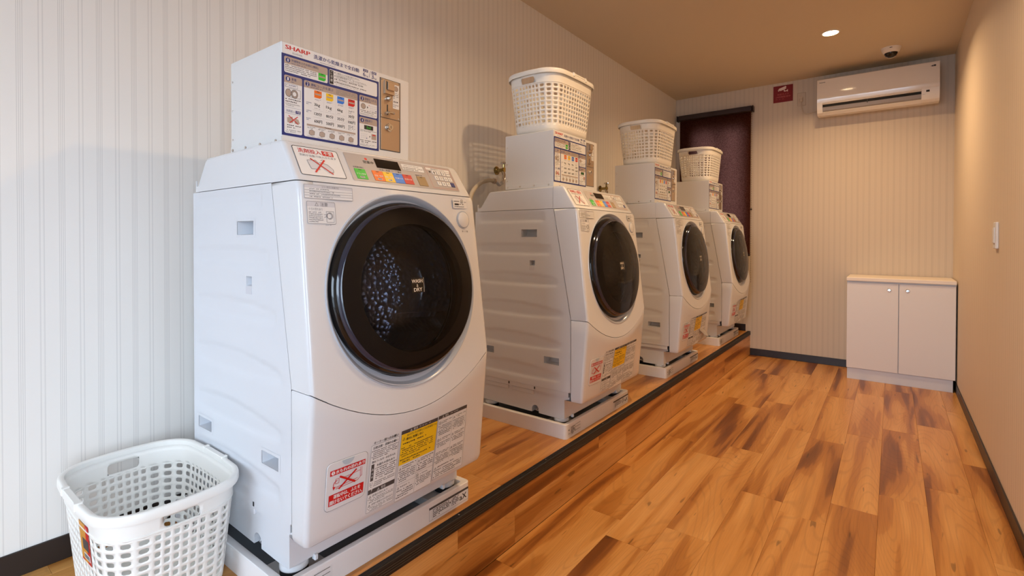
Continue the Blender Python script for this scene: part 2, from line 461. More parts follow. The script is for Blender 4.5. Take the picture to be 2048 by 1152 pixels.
# thickness above, so the room is a closed shell
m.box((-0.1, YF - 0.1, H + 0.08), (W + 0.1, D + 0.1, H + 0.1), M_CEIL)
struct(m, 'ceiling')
m = MB(); m.face([(0, YF, -0.01), (0, D, -0.01), (0, D, H), (0, YF, H)], M_WALL_L); m.box((-0.1, YF - 0.1, -0.05), (-0.002, D + 0.1, H + 0.1), M_WALL_L)
struct(m, 'wall_left')
RY0, RY1, RZ0, RZ1 = -0.85, 0.10, 0.10, 2.10     # glazed side light beside the camera
m = MB()
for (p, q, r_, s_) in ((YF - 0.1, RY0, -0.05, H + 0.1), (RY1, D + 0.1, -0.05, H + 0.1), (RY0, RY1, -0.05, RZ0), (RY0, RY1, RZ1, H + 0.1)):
    m.box((W, p, r_), (W + 0.1, q, s_), M_WALL_R_WARM)
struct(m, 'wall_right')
m = MB()
for (a, b) in (((W + 0.02, RY0, RZ1 - 0.05), (W + 0.08, RY1, RZ1)), ((W + 0.02, RY0, RZ0), (W + 0.08, RY1, RZ0 + 0.05)), ((W + 0.02, RY0, RZ0 + 0.05), (W + 0.08, RY0 + 0.045, RZ1 - 0.05)), ((W + 0.02, RY1 - 0.045, RZ0 + 0.05), (W + 0.08, RY1, RZ1 - 0.05))):
    m.box(a, b, M_ALU)
sw = struct(m, 'window_2')
for (a, b) in ((RY0 + 0.045, RY1 - 0.045),):
    m = MB(); m.box((W + 0.047, a, RZ0 + 0.05), (W + 0.053, b, RZ1 - 0.05), M_PANE); m.build('pane', sw)
_pl3 = bpy.data.lights.new('side_portal', 'AREA'); _pl3.shape = 'RECTANGLE'; _pl3.size = RZ1 - RZ0; _pl3.size_y = RY1 - RY0
_pl3.cycles.is_portal = True
_po3 = bpy.data.objects.new('side_portal', _pl3); COL.objects.link(_po3); _po3.location = (W + 0.105, (RY0 + RY1) / 2, (RZ0 + RZ1) / 2); _po3.rotation_euler = (0, radians(90), 0)

# back wall with the window opening behind the blind
WX0, WX1, WZ0, WZ1 = 0.166, 0.668, 1.02, 2.185
m = MB()
def wall_with_hole(m, y, t, x0, x1, z0, z1, a0, a1, b0, b1, mt):
    for (p, q, r, s) in ((x0, a0, z0, z1), (a1, x1, z0, z1), (a0, a1, z0, b0), (a0, a1, b1, z1)):
        if q - p > 1e-6 and s - r > 1e-6:
            m.box((p, y, r), (q, y + t, s), mt)
wall_with_hole(m, D, 0.12, -0.1, W + 0.1, -0.05, H + 0.1, WX0, WX1, WZ0, WZ1, M_WALL_B_DIM)
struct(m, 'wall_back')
m = MB()
for (a, b) in (((WX0, D + 0.06, WZ0), (WX1, D + 0.10, WZ0 + 0.04)), ((WX0, D + 0.06, WZ1 - 0.04), (WX1, D + 0.10, WZ1)), ((WX0, D + 0.06, WZ0 + 0.04), (WX0 + 0.035, D + 0.10, WZ1 - 0.04)), ((WX1 - 0.035, D + 0.06, WZ0 + 0.04), (WX1, D + 0.10, WZ1 - 0.04)), ((0.40, D + 0.055, WZ0 + 0.04), (0.445, D + 0.105, WZ1 - 0.04))):
    m.box(a, b, M_ALU)
win = struct(m, 'window_1')
for (a, b) in ((WX0 + 0.035, 0.40), (0.445, WX1 - 0.035)):
    m = MB(); m.box((a, D + 0.078, WZ0 + 0.04), (b, D + 0.082, WZ1 - 0.04), M_PANE); m.build('pane', win)

# entrance wall behind the camera: wide glazed sliding door, the daylight of the room
EX0, EX1, EZ1 = 0.05, 2.09, 2.38
m = MB(); wall_with_hole(m, YF - 0.12, 0.12, -0.1, W + 0.1, -0.05, H + 0.1, EX0, EX1, -0.05, EZ1, M_WALL_B_DIM)
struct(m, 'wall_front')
m = MB()
for (a, b) in (((EX0, YF - 0.09, EZ1 - 0.05), (EX1, YF - 0.03, EZ1)), ((EX0, YF - 0.09, 0.0), (EX1, YF - 0.03, 0.06)), ((EX0, YF - 0.09, 0.06), (EX0 + 0.05, YF - 0.03, EZ1 - 0.05)), ((EX1 - 0.05, YF - 0.09, 0.06), (EX1, YF - 0.03, EZ1 - 0.05)), ((1.03, YF - 0.09, 0.06), (1.10, YF - 0.03, EZ1 - 0.05))):
    m.box(a, b, M_ALU)
ent = struct(m, 'door_1')
for (a, b) in ((EX0 + 0.05, 1.03), (1.10, EX1 - 0.05)):
    m = MB(); m.box((a, YF - 0.063, 0.06), (b, YF - 0.057, EZ1 - 0.05), M_PANE); m.build('pane', ent)
m = MB(); m.box((-30, -40, -0.14), (30, YF - 0.12, -0.10), mat('asphalt', (150, 150, 150), 0.9)); m.box((-30, D + 0.12, -0.14), (30, 40, -0.10), mat('asphalt')); m.box((W + 0.1, YF - 0.12, -0.14), (30, D + 0.12, -0.10), mat('asphalt'))
struct(m, 'ground')
_pl = bpy.data.lights.new('entrance_portal', 'AREA'); _pl.shape = 'RECTANGLE'; _pl.size = EX1 - EX0; _pl.size_y = EZ1
_pl.cycles.is_portal = True
_po = bpy.data.objects.new('entrance_portal', _pl); COL.objects.link(_po); _po.location = ((EX0 + EX1) / 2, YF - 0.125, EZ1 / 2); _po.rotation_euler = (radians(90), 0, 0)
_pl2 = bpy.data.lights.new('window_portal', 'AREA'); _pl2.shape = 'RECTANGLE'; _pl2.size = WX1 - WX0; _pl2.size_y = WZ1 - WZ0
_pl2.cycles.is_portal = True
_po2 = bpy.data.objects.new('window_portal', _pl2); COL.objects.link(_po2); _po2.location = ((WX0 + WX1) / 2, D + 0.125, (WZ0 + WZ1) / 2); _po2.rotation_euler = (radians(-90), 0, 0)

# platform with planks on top and on its riser
m = MB(); m.box((0, YF, 0), (S - 0.009, D, HS - 0.009), M_DARK)
platform = struct(m, 'platform')
PW, PL = 0.1575, 0.926
PLK = {}
def plank(parent, x0, x1, y0, y1, z, axis='z'):
    w, l = round(x1 - x0, 4), round(y1 - y0, 4)
    key = (w, l, axis)
    if key not in PLK:
        m = MB(); g = 0.0002; t = 0.008; c = 0.0005
        a, b = w / 2 - g, l / 2 - g
        lo = [(-a, -b, -t), (a, -b, -t), (a, b, -t), (-a, b, -t)]
        mi = [(p[0], p[1], -c) for p in lo]
        hi = [(-a + c, -b + c, 0), (a - c, -b + c, 0), (a - c, b - c, 0), (-a + c, b - c, 0)]
        for A, B in ((lo, mi), (mi, hi)):
            for i in range(4):
                j = (i + 1) % 4; m.face([A[i], A[j], B[j], B[i]], M_WOOD)
        m.face(hi, M_WOOD)
        PLK[key] = m.mesh('plank', 20)
    o = bpy.data.objects.new('plank', PLK[key]); COL.objects.link(o); o.parent = parent
    if axis == 'z':
        o.location = ((x0 + x1) / 2, (y0 + y1) / 2, z)
    else:      # riser plank: local x runs down the face
        o.location = (z, (y0 + y1) / 2, (x0 + x1) / 2); o.rotation_euler = (0, radians(90), 0)
    return o
def plank_rows(parent, xs, offs, y0, y1, z, axis='z'):
    for (a, b), off in zip(zip(xs[:-1], xs[1:]), offs):
        y = off - PL * math.ceil((off - y0) / PL)
        while y < y1 - 1e-4:
            p, q = max(y, y0), min(y + PL, y1)
            if q - p > 0.01:
                plank(parent, a, b, p, q, z, axis)
            y += PL
plank_rows(floor, [S, 0.785, 0.9425, 1.1, 1.2575, 1.415, 1.573, 1.7295, 1.887, 2.044, W - 0.0001], [1.30, 1.775, 2.578, 1.8355, 2.30, 2.217, 2.415, 2.62, 2.82, 2.30], YF, D, 0.0)
plank_rows(platform, [0, 0.059, 0.2165, 0.374, 0.5315, NX], [0.30, 0.92, 1.28, 0.62, 1.36], YF, D, HS)
plank_rows(platform, [0.001, 0.125, HS - 0.03], [1.4074, 1.1156], YF, D, S, 'x')
# black grooved nosing along the platform edge
m = MB()
prof = [(NX, HS - 0.004), (NX, HS + 0.002), (NX + 0.003, HS + 0.003)]
for k in range(4):
    x = NX + 0.004 + k * 0.0048; prof += [(x, HS + 0.003), (x + 0.0006, HS + 0.0015), (x + 0.0014, HS + 0.0015), (x + 0.002, HS + 0.003)]
prof += [(S + 0.001, HS + 0.002), (S + 0.003, HS - 0.002)]
for k in range(3):
    z = HS - 0.006 - k * 0.007; prof += [(S + 0.003, z), (S + 0.0018, z - 0.0008), (S + 0.0018, z - 0.002), (S + 0.003, z - 0.0028)]
prof += [(S + 0.003, HS - 0.031), (S - 0.004, HS - 0.031)]
m.prism(prof, lambda a, b, d: (a, d, b), YF, D, M_DARK)
nosing = struct(m, 'trim_1')
for y in (1.13, 1.62, 2.1, 2.62, 3.2, 3.8, 0.7):
    m = MB(); m.lathe([(0.003, 0), (0.003, 0.001), (0.0, 0.0014)], lambda a, b, h, y=y: (NX + 0.012 + a, y + b, HS + 0.003 + h), M_CHROME, 8); m.build('screw', nosing)
# baseboards
BB = 0.064
def baseboard(name, a, b):
    m = MB(); m.box(a, b, M_BASE, 0.0015); struct(m, name)
baseboard('baseboard_right', (W - 0.007, YF, 0), (W, D, BB))
baseboard('baseboard_back', (S + 0.001, D - 0.007, 0), (W - 0.007, D, BB))
baseboard('baseboard_platform', (0.007, D - 0.007, HS), (S - 0.04, D, HS + BB))
baseboard('baseboard_left', (0, YF, HS), (0.007, D, HS + BB))

# ------------------------------------------------------------------ ceiling downlights (their light is built with them)
M_LAMP = mat('lamp_glow', (255, 240, 215), 0.5, emit=(255, 226, 178), es=26.0)
LAMP_LBL = ['lit round downlight in the ceiling near the air conditioner', 'round ceiling downlight above the second washer', 'round ceiling downlight above the camera', 'round ceiling downlight near the entrance']
for (x, y), lb in zip(LAMPS, LAMP_LBL):
    r = empty('ceiling_downlight', (x, y, H)); tag(r, lb, 'light', 'ceiling downlights')
    fr = lambda a, b, h: (a, b, h)
    m = MB(); m.lathe([(0.046, -0.0005), (0.056, -0.0005), (0.056, -0.004), (0.047, -0.006), (0.046, -0.0005)], fr, M_AC, 36); m.build('trim_ring', r)
    m = MB(); m.lathe([(0.046, -0.003), (0.03, -0.0035), (0.0, -0.004)][::-1], fr, M_LAMP, 36); m.build('lamp_disc', r)
    ld = bpy.data.lights.new('lamp_light', 'AREA'); ld.shape = 'DISK'; ld.size = 0.085; ld.energy = LAMP_W; ld.color = (1.0, 0.67, 0.37)
    ld.spread = radians(150)
    lo = bpy.data.objects.new('lamp_light', ld); COL.objects.link(lo); lo.parent = r; lo.location = (0, 0, -0.012)

# ------------------------------------------------------------------ washer-dryer
OX, OU, OZ = 0.42, 0.30, 0.24           # machine origin (x, u, z); u runs along the wall
UL, UR = -0.002, 0.602
T_, K_, M_, B_ = (0.633, 1.312), (0.705, 1.20), (0.757, 0.733), (0.728, 0.378)
ORG = (OX, OU, OZ)
def zc(u): return 0.733 - 0.105 * max(0.0, 1 - ((u - 0.3) / 0.3) ** 2)
def XU(z): return M_[0] + (M_[1] - z) * (M_[0] - K_[0]) / (K_[1] - M_[1])
def XL(u, z):
    c = zc(u); xc = M_[0] + (M_[1] - c) * 0.1113; return B_[0] + (z - B_[1]) / (c - B_[1]) * (xc - B_[0])
def plane_fr(P, Q):
    v = Vector((P[0] - Q[0], 0, P[1] - Q[1])); v.normalize(); n = Vector((v.z, 0, -v.x)); q = Vector((Q[0], 0, Q[1]))
    return lambda u, s, h: tuple(q + v * s + n * h + Vector((0, u, 0)))
F_CTL = plane_fr(T_, K_)
F_UP = plane_fr(K_, M_)
F_LOW = lambda u, z, h: (XL(u, z) + h, u, z + 0.08 * h)

def plan_row(zf, xs, rl, rr, ins=0.0, seg=None, xf=None):
    """one row of a front shell: side, fillet, front, fillet, side.  zf(u)->z, xf(u,z)->x"""
    yl, yr = UL + ins, UR - ins
    pts = []
    def X(u): return xf(u, zf(u)) - ins * 0.6
    L = [(xs, yl), (X(yl + rl) - rl, yl)] + [(X(yl + rl) - rl + rl * sin(radians(a)), yl + rl - rl * cos(radians(a))) for a in (18, 36, 54, 72, 90)]
    R = [(X(yr - rr) - rr + rr * sin(radians(a)), yr - rr + rr * cos(radians(a))) for a in (90, 72, 54, 36, 18)] + [(X(yr - rr) - rr, yr), (xs, yr)]
    u0, u1 = yl + rl, yr - rr
    if seg is None:
        N = 24; Mid = [(X(u0 + (u1 - u0) * i / N), u0 + (u1 - u0) * i / N) for i in range(1, N)]
        path = L + Mid + R
        return [[(x, u, zf(min(max(u, yl), yr))) for x, u in path]]
    a, b = seg
    left = L + [(X(a), a)]; right = [(X(b), b)] + R
    return [[(x, u, zf(u)) for x, u in left], [(x, u, zf(u)) for x, u in right]]

def xs_front(z):   # side seam of the front panel
    return 0.5866 + (1.2135 - z) / (1.2135 - 0.735) * (0.675 - 0.5866) if z > 0.735 else 0.675

def make_washer():
    root = empty('washer_dryer', (0, 0, 0))
    # --- side sheets with pressed ribs and hand grips
    xa, xb, za, zb = 0.130, 0.6728, 0.418, 1.2122
    grips = [(0.410, 0.498, 1.089, 1.124), (0.165, 0.250, 0.535, 0.566), (0.536, 0.616, 0.528, 0.560), (0.456, 0.486, 0.960, 0.984)]
    gx = sorted(set([round(xa + (xb - xa) * i / 44, 4) for i in range(45)] + [g for q in grips for g in q[:2]]))
    gz = sorted(set([round(za + (zb - za) * i / 110, 4) for i in range(111)] + [g for q in grips for g in q[2:]]))
    def sm(t): t = min(max(t, 0), 1); return t * t * (3 - 2 * t)
    ribs = [(1.181, 0.2, 0.565), (1.034, 0.6, 0.60), (0.896, 1.0, 0.622), (0.757, 1.5, 0.628), (0.618, 1.5, 0.625), (0.480, 1.4, 0.615)]
    def depth(x, z):
        d = 0.0
        for zr, k, xe in ribs:
            q = (x - 0.36) / 0.26
            up = zr + 0.016 + 0.012 * k * (1 - q * q) - 0.006 * k * max(q, 0); lo = zr - 0.018 - 0.007 * k * (1 - q * q)
            if lo - 0.01 < z < up + 0.01:
                w = sm((up - z) / 0.007 + 0.5) * sm((z - lo) / 0.016 + 0.5) * sm((xe - x) / 0.02 + 0.5) * sm((x - 0.145) / 0.03)
                for g in grips:
                    dx = max(g[0] - x, x - g[1], 0); dz = max(g[2] - z, z - g[3], 0); w *= sm((hypot(dx, dz) - 0.008) / 0.012)
                d = max(d, w)
        return d * 0.0036
    m = MB(ORG); y0 = UL + 0.0006
    def sx(x, z): return x if x < 0.5 else 0.5 + (x - 0.5) * (xs_front(z) - 0.0022 - 0.5) / (xb - 0.5)
    inside = lambda x, z: any(g[0] - 1e-5 < x < g[1] + 1e-5 and g[2] - 1e-5 < z < g[3] + 1e-5 for g in grips)
    for i in range(len(gx) - 1):
        for j in range(len(gz) - 1):
            if inside((gx[i] + gx[i + 1]) / 2, (gz[j] + gz[j + 1]) / 2): continue
            m.face([(sx(gx[p], gz[q]), y0 + depth(gx[p], gz[q]), gz[q]) for p, q in ((i, j), (i + 1, j), (i + 1, j + 1), (i, j + 1))], M_SIDE)
    m.face([(xa, UR - 0.0025, za), (xa, UR - 0.0025, zb), (xb, UR - 0.0025, zb), (xb, UR - 0.0025, za)], M_SIDE)
    m.face([(xa, y0, za), (xa, y0, zb), (xa, UR - 0.0025, zb), (xa, UR - 0.0025, za)], M_SIDE)
    m.face([(xa, y0, zb), (0.584, y0, zb), (0.584, UR - 0.0025, zb), (xa, UR - 0.0025, zb)], M_SIDE)
    m.face([(xa, y0, za), (xa, UR - 0.0025, za), (xb, UR - 0.0025, za), (xb, y0, za)], M_SIDE)
    body = m.build('cabinet', root, (0, 0, 0))
    for (a, b, c, d) in grips:
        m = MB(ORG); w = 0.05 if b - a > 0.05 else 0.03
        A = [(a, y0, c), (b, y0, c), (b, y0, d), (a, y0, d)]; s = 0.004
        Bk = [(a + s, y0 + w * 0.75, c + s), (b - s, y0 + w * 0.75, c + s), (b - s, y0 + w, d - 0.001), (a + s, y0 + w, d - 0.001)]
        for i in range(4):
            j = (i + 1) % 4; m.face([A[i], A[j], Bk[j], Bk[i]], M_SIDE)
        m.face(Bk, M_SIDE)
        if b - a > 0.05:       # raised lip around the grip
            e = 0.007; O2 = [(a - e, y0 - 0.0005, c - e), (b + e, y0 - 0.0005, c - e), (b + e, y0 - 0.0005, d + e), (a - e, y0 - 0.0005, d + e)]
            I2 = [(a, y0 - 0.0012, c), (b, y0 - 0.0012, c), (b, y0 - 0.0012, d), (a, y0 - 0.0012, d)]
            for i in range(4):
                j = (i + 1) % 4; m.face([O2[i], O2[j], I2[j], I2[i]], M_SIDE)
        else:
            m.box((a, y0 - 0.001, c - 0.021), (b, y0 + 0.001, c - 0.001), M_PGREY)
        m.build('hand_grip', body, (0, 0, 0))
    # --- top cover
    m = MB(ORG)
    prof = [(0.150, 1.2140), (0.150, 1.230), (0.166, 1.230), (0.213, 1.297), (0.219, 1.303), (0.228, 1.3065), (0.5815, 1.3118), (0.5815, 1.2140)]
    n = len(prof)
    ins = [(0.0, 0.0), (0.004, 0.0)]
    def ring(y, e): # slight rounding of the long top edges
        out = []
        for (x, z) in prof:
            out.append((x, y, z - (e if z > 1.25 else 0)))
        return out
    rows = [ring(UL + 0.0005, 0.006), ring(UL + 0.002, 0.002), ring(UL + 0.006, 0.0), ring(UR - 0.006, 0.0), ring(UR - 0.002, 0.002), ring(UR - 0.0005, 0.006)]
    m.grid([r_ + [r_[0]] for r_ in rows], M_WHITE)
    m.face(rows[0], M_WHITE); m.face(rows[-1][::-1], M_WHITE)
    m.build('top_cover', root, (0, 0, 0))
    m = MB(ORG); m.box((0.142, UL + 0.003, 1.2140), (0.147, UL + 0.006, 1.247), M_WHITE); m.build('rear_tab', root, (0, 0, 0))
    # --- control housing
    m = MB(ORG)
    kx = lambda z: T_[0] + (T_[1] - z) * (K_[0] - T_[0]) / (T_[1] - K_[1])
    rws = []
    for z, x, i_ in ((1.2130, kx(1.2130) - 0.001, 0.0005), (1.2140, kx(1.2140), 0), (1.235, kx(1.235), 0), (1.26, kx(1.26), 0), (1.285, kx(1.285), 0), (1.302, kx(1.302), 0.0), (1.3075, kx(1.3075) - 0.0012, 0.001), (1.3105, kx(1.3105) - 0.004, 0.003), (1.312, kx(1.312) - 0.011, 0.007)):
        t = (z - 1.2) / 0.112
        rws += plan_row(lambda u, z=z: z, 0.5825, 0.010, 0.033 + 0.012 * t, i_, None, lambda u, zz, x=x: x)
    m.grid(rws, M_WHITE); m.face(rws[-1], M_WHITE); m.face(rws[0][::-1], M_WHITE)
    housing = m.build('control_housing', root, (0, 0, 0), 24)
    # --- front panel around the door
    SEG = (0.036, 0.555); cz, RH = 0.949, 0.2525
    m = MB(ORG); A, Bq = [], []
    ts = [0, 0.002, 0.25, 0.5, 0.75, 0.90, 0.975, 1.0]
    for t in ts:
        zf = lambda u, t=t: (zc(u) + 0.0012) * (1 - t) + 1.2108 * t
        xf = lambda u, z: XU(z) - (0.0022 if t in (0,) else 0.0) - (0.0045 * max(0, (z - 1.199) / 0.0118) if z > 1.199 else 0)
        z_ = zf(0.0)
        a, b = plan_row(zf, xs_front(z_), 0.012, 0.015 + 0.018 * t, 0, SEG, xf)
        # side columns keep the edge height
        A.append(a); Bq.append(b)
    m.grid(A, M_WHITE); m.grid(Bq, M_WHITE)
    NP = 120; inner, outer = [], []
    for k in range(NP + 1):
        a = 2 * pi * k / NP; du, dz = cos(a), sin(a)
        lo_, hi_ = 0.0, 1.0
        def ok(t):
            u = 0.3 + du * t; z = cz + dz * t
            return SEG[0] <= u <= SEG[1] and zc(u) + 0.0012 <= z <= 1.2108
        for _ in range(40):
            mid = (lo_ + hi_) / 2
            if ok(mid): lo_ = mid
            else: hi_ = mid
        px = lambda z: XU(z) - (0.0045 * max(0, (z - 1.199) / 0.0118) if z > 1.199 else 0)
        ui, zi = 0.3 + du * RH, cz + dz * RH * 0.994
        uo, zo = 0.3 + du * lo_, cz + dz * lo_
        inner.append((px(zi), ui, zi)); outer.append((px(zo), uo, zo))
    m.grid([inner, outer], M_WHITE)
    for k in range(4):  # fill the four outer corners of the star shape
        cu = SEG[k % 2]; czz = 1.2108 if k > 1 else zc(cu) + 0.0012
        best = sorted(range(NP), key=lambda i: hypot(outer[i][1] - cu, outer[i][2] - czz))[0]
        for d in (-1, 1):
            p, q = outer[best], outer[(best + d) % NP]
            if hypot(p[1] - cu, p[2] - czz) > 1e-5:
                m.face([p, q, (XU(czz) - (0.0045 if k > 1 else 0), cu, czz)], M_WHITE)
    # closing rims toward the seams
    m.face([A[-1][0], A[-1][-1], Bq[-1][0], Bq[-1][-1]], M_WHITE)
    m.build('front_panel', root, (0, 0, 0), 24)
    # --- lower front panel
    m = MB(ORG); rws = []
    for t, i_ in ((0, 0.012), (0.012, 0.005), (0.035, 0.0012), (0.06, 0.0), (0.3, 0), (0.6, 0), (0.85, 0), (0.99, 0), (1.0, 0.0015)):
        zf = lambda u, t=t: B_[1] * (1 - t) + (zc(min(max(u, 0), 0.6)) - 0.0006) * t
        rws += plan_row(zf, 0.640 if t == 0 else 0.675, 0.012, 0.016, i_, None, lambda u, z: XL(min(max(u, 0.0), 0.6), z))
    m.grid(rws, M_WHITE); m.face(rws[0][::-1], M_WHITE)
    low = m.build('lower_front_panel', root, (0, 0, 0), 24)
    # --- base
    m = MB(ORG)
    arch = [(0.480 + 0.019 * cos(radians(a)), 0.308 + 0.018 * sin(radians(a))) for a in range(180, -1, -20)]
    poly = [(0.150, 0.298), (0.457, 0.293), (0.461, 0.293)] + arch + [(0.499, 0.293), (0.56, 0.2915), (0.628, 0.2915), (0.634, 0.296), (0.634, 0.378), (0.66, 0.385), (0.66, 0.4165), (0.150, 0.4165)]
    m.prism(poly, lambda a, b, d: (a, d, b), UL + 0.016, UR - 0.016, M_SIDE)
    m.prism([(0.15, 0.396), (0.66, 0.396), (0.66, 0.4165), (0.15, 0.4165)], lambda a, b, d: (a, d, b), UL + 0.004, UR - 0.004, M_SIDE)
    base = m.build('base', root, (0, 0, 0))
    for (a, b, c, d) in ((0.19, 0.33, 0.374, 0.412), (0.348, 0.475, 0.374, 0.412)):
        m = MB(ORG); m.box((a, UL + 0.0095, c), (b, UL + 0.0175, d - 0.018), M_SIDE, 0.002); m.build('clip_panel', base, (0, 0, 0))
    for x in (0.335, 0.481):
        m = MB(ORG); m.box((x, UL + 0.003, 0.402), (x + 0.006, UL + 0.0052, 0.413), M_INK); m.build('slot', base, (0, 0, 0))
    for u in (0.075, 0.515):
        m = MB(ORG); m.box((0.628, u, 0.286), (0.642, u + 0.010, 0.300), M_SIDE, 0.002); m.build('front_tab', base, (0, 0, 0))
    m = MB(ORG); m.tube([(0.482, UL + 0.03, 0.30), (0.486, UL + 0.03, 0.318), (0.492, UL + 0.05, 0.322)], 0.010, M_PGREY, 8); m.build('drain_stub', base, (0, 0, 0))
    for x, u in ((0.600, 0.045), (0.600, 0.562), (0.20, 0.045), (0.20, 0.555)):
        m = MB(ORG); fr = lambda a, b, h, x=x, u=u: (x + a, u + b, h)
        m.lathe([(0.0, 0.259), (0.030, 0.259), (0.033, 0.262), (0.033, 0.276)], fr, M_RUB, 28)
        m.lathe([(0.032, 0.276), (0.034, 0.278), (0.034, 0.291), (0.030, 0.2935), (0.0, 0.2936)], fr, M_WHITE, 28)
        m.build('foot', root, (0, 0, 0))
    # --- door
    vdir = Vector((K_[0] - M_[0], 0, K_[1] - M_[1])).normalized(); nrm = Vector((vdir.z, 0, -vdir.x)); dc = Vector((XU(cz), 0.3, cz))
    F_D = lambda a, b, h: tuple(dc + Vector((0, a, 0)) + vdir * b + nrm * h)
    F_R = lambda a, b, h: F_D(a * 0.992, b * 1.008 - 0.004, h)
    F_G = lambda a, b, h: F_D(a, b * 0.957, h)
    m = MB(ORG); m.lathe([(0.2560, -0.001), (0.2550, 0.0022), (0.2528, 0.0028), (0.2505, 0.0015), (0.2440, -0.0060), (0.2400, -0.012), (0.228, -0.014)], F_R, M_RING, 96); door_ring = m.build('door_surround', root, (0, 0, 0))
    m = MB(ORG); m.lathe([(0.2405, -0.012), (0.2405, 0.001), (0.2385, 0.006), (0.2340, 0.0105), (0.2322, 0.0125)], F_G, M_BLACK, 96)
    m.lathe([(0.2318, 0.0130), (0.2300, 0.0170), (0.2262, 0.0210), (0.2232, 0.0226)], F_G, mat('door_edge', (40, 44, 60), 0.1, spec=0.7), 96)
    m.lathe([(0.223, 0.0218), (0.195, 0.0258), (0.176, 0.0282), (0.174, 0.025), (0.172, 0.012)], F_G, mat('door_back_print', (7, 6, 8), 0.35), 96)
    door = m.build('door', root, (0, 0, 0))
    m = MB(ORG); m.lathe([(0.2234, 0.0226), (0.210, 0.0256), (0.19, 0.0288), (0.165, 0.0322), (0.13, 0.0360), (0.09, 0.0390), (0.045, 0.0408), (0.0, 0.0414)], F_G, M_SMOKE, 96); m.build('door_glass', door, (0, 0, 0), 60)
    m = MB(ORG); m.lathe([(0.168, 0.004), (0.160, -0.02), (0.150, -0.055), (0.135, -0.085), (0.10, -0.105), (0.05, -0.113), (0.0, -0.115)], F_D, M_BOWL, 64); m.build('window_bowl', door, (0, 0, 0), 60)
    d = Dec(lambda a, b, h: F_D(a, b, h + 0.0415 - 0.35 * a * a), 0.0004)
    d.rect(-0.030, -0.0150, 0.012, 0.0235, mat('label_black', (14, 13, 14), 0.25), 0)
    WH = mat('label_text', (226, 214, 196), 0.5)
    d.text('WASH', -0.0285, 0.0105, 0.0075, 0.0200, WH, 1, bold=0.0003); d.text('&', -0.0135, -0.0005, -0.0075, 0.0075, WH, 1); d.text('DRY', -0.0230, -0.0120, 0.0050, -0.0025, WH, 1, bold=0.0003)
    d.rect(0.0118, -0.015, 0.0126, 0.0235, WH, 1)
    d.build('door_label', door, ORG)
    m = MB(ORG); m.lathe([(0.19, -0.03), (0.235, -0.05), (0.235, -0.30), (0.20, -0.33), (0.0, -0.34)], F_D, M_DRUM, 64)
    drum = m.build('drum', root, (0, 0, 0), 60)
    for k in range(3):
        a = radians(90 + 120 * k); m = MB(ORG)
        P = lambda r, o, h: F_D(r * cos(a) - o * sin(a), r * sin(a) + o * cos(a), h)
        q0 = [P(0.234, -0.035, -0.06), P(0.175, -0.008, -0.07), P(0.175, 0.008, -0.07), P(0.234, 0.035, -0.06)]; q1 = [P(0.234, -0.035, -0.29), P(0.185, -0.008, -0.28), P(0.185, 0.008, -0.28), P(0.234, 0.035, -0.29)]
        for i in range(3): m.face([q0[i], q0[i + 1], q1[i + 1], q1[i]], M_DRUM)
        m.face(q0, M_DRUM); m.face(q1[::-1], M_DRUM); m.build('drum_paddle', drum, (0, 0, 0))
    # gasket shroud hiding the gap between door and drum
    m = MB(ORG); m.lathe([(0.243, -0.013), (0.245, -0.03), (0.19, -0.032), (0.185, -0.031)], F_D, M_RUB, 64); m.build('gasket', root, (0, 0, 0))

    # --- control face: sticker, panel, buttons
    d = Dec(F_CTL, 0.0008)
    d.rrect(0.0160, 0.0317, 0.1367, 0.1187, 0.006, M_PAPER, 0); d.outline(0.0160, 0.0317, 0.1367, 0.1187, 0.0016, M_INK, 1, 0.006)
    d.text('洗剤投入', 0.0285, 0.0990, 0.0890, 0.1125, M_RED, 2, bold=0.0003)
    d.rrect(0.0915, 0.0980, 0.1225, 0.1130, 0.002, M_KRED, 2); d.text('不要', 0.0950, 0.0998, 0.1190, 0.1112, M_PAPER, 3, bold=0.0003)
    d.text('洗剤が自動で投入されます', 0.0285, 0.0885, 0.1265, 0.0955, M_INKG, 2)
    d.poly([(0.043, 0.077), (0.066, 0.080), (0.072, 0.070), (0.070, 0.052), (0.047, 0.052)], M_PGREY, 2); d.poly([(0.074, 0.074), (0.094, 0.070), (0.106, 0.056), (0.104, 0.047), (0.090, 0.045), (0.080, 0.054)], M_PGREY, 2)
    for a in ((0.043, 0.077, 0.066, 0.080), (0.066, 0.080, 0.072, 0.070), (0.047, 0.052, 0.070, 0.052), (0.043, 0.077, 0.047, 0.052), (0.074, 0.074, 0.094, 0.070), (0.094, 0.070, 0.106, 0.056), (0.106, 0.056, 0.104, 0.047), (0.104, 0.047, 0.090, 0.045), (0.080, 0.081, 0.086, 0.084)):
        d.stroke(*a, 0.0009, M_DGREY, 3)
    d.stroke(0.053, 0.0835, 0.1015, 0.0415, 0.0034, M_KRED, 4); d.stroke(0.0545, 0.0420, 0.0905, 0.0830, 0.0042, M_KRED, 5)
    d.build('detergent_sticker', housing, ORG)
    d = Dec(F_CTL, 0.0008)
    d.rrect(0.1560, 0.0315, 0.5428, 0.1222, 0.004, M_GREY, 0)
    d.disc(0.2213, 0.1090, 0.0042, M_LED, 1)
    d.text('営業中', 0.2090, 0.0935, 0.2420, 0.1030, M_INK, 1, bold=0.0002)
    d.text('お洗濯の前に', 0.1700, 0.0740, 0.2020, 0.0795, M_INK, 1); d.text('洗濯・乾燥 コース選択', 0.2530, 0.0755, 0.3290, 0.0812, M_INK, 1)
    d.text('運転終了後', 0.3800, 0.0740, 0.4060, 0.0785, M_INK, 1)
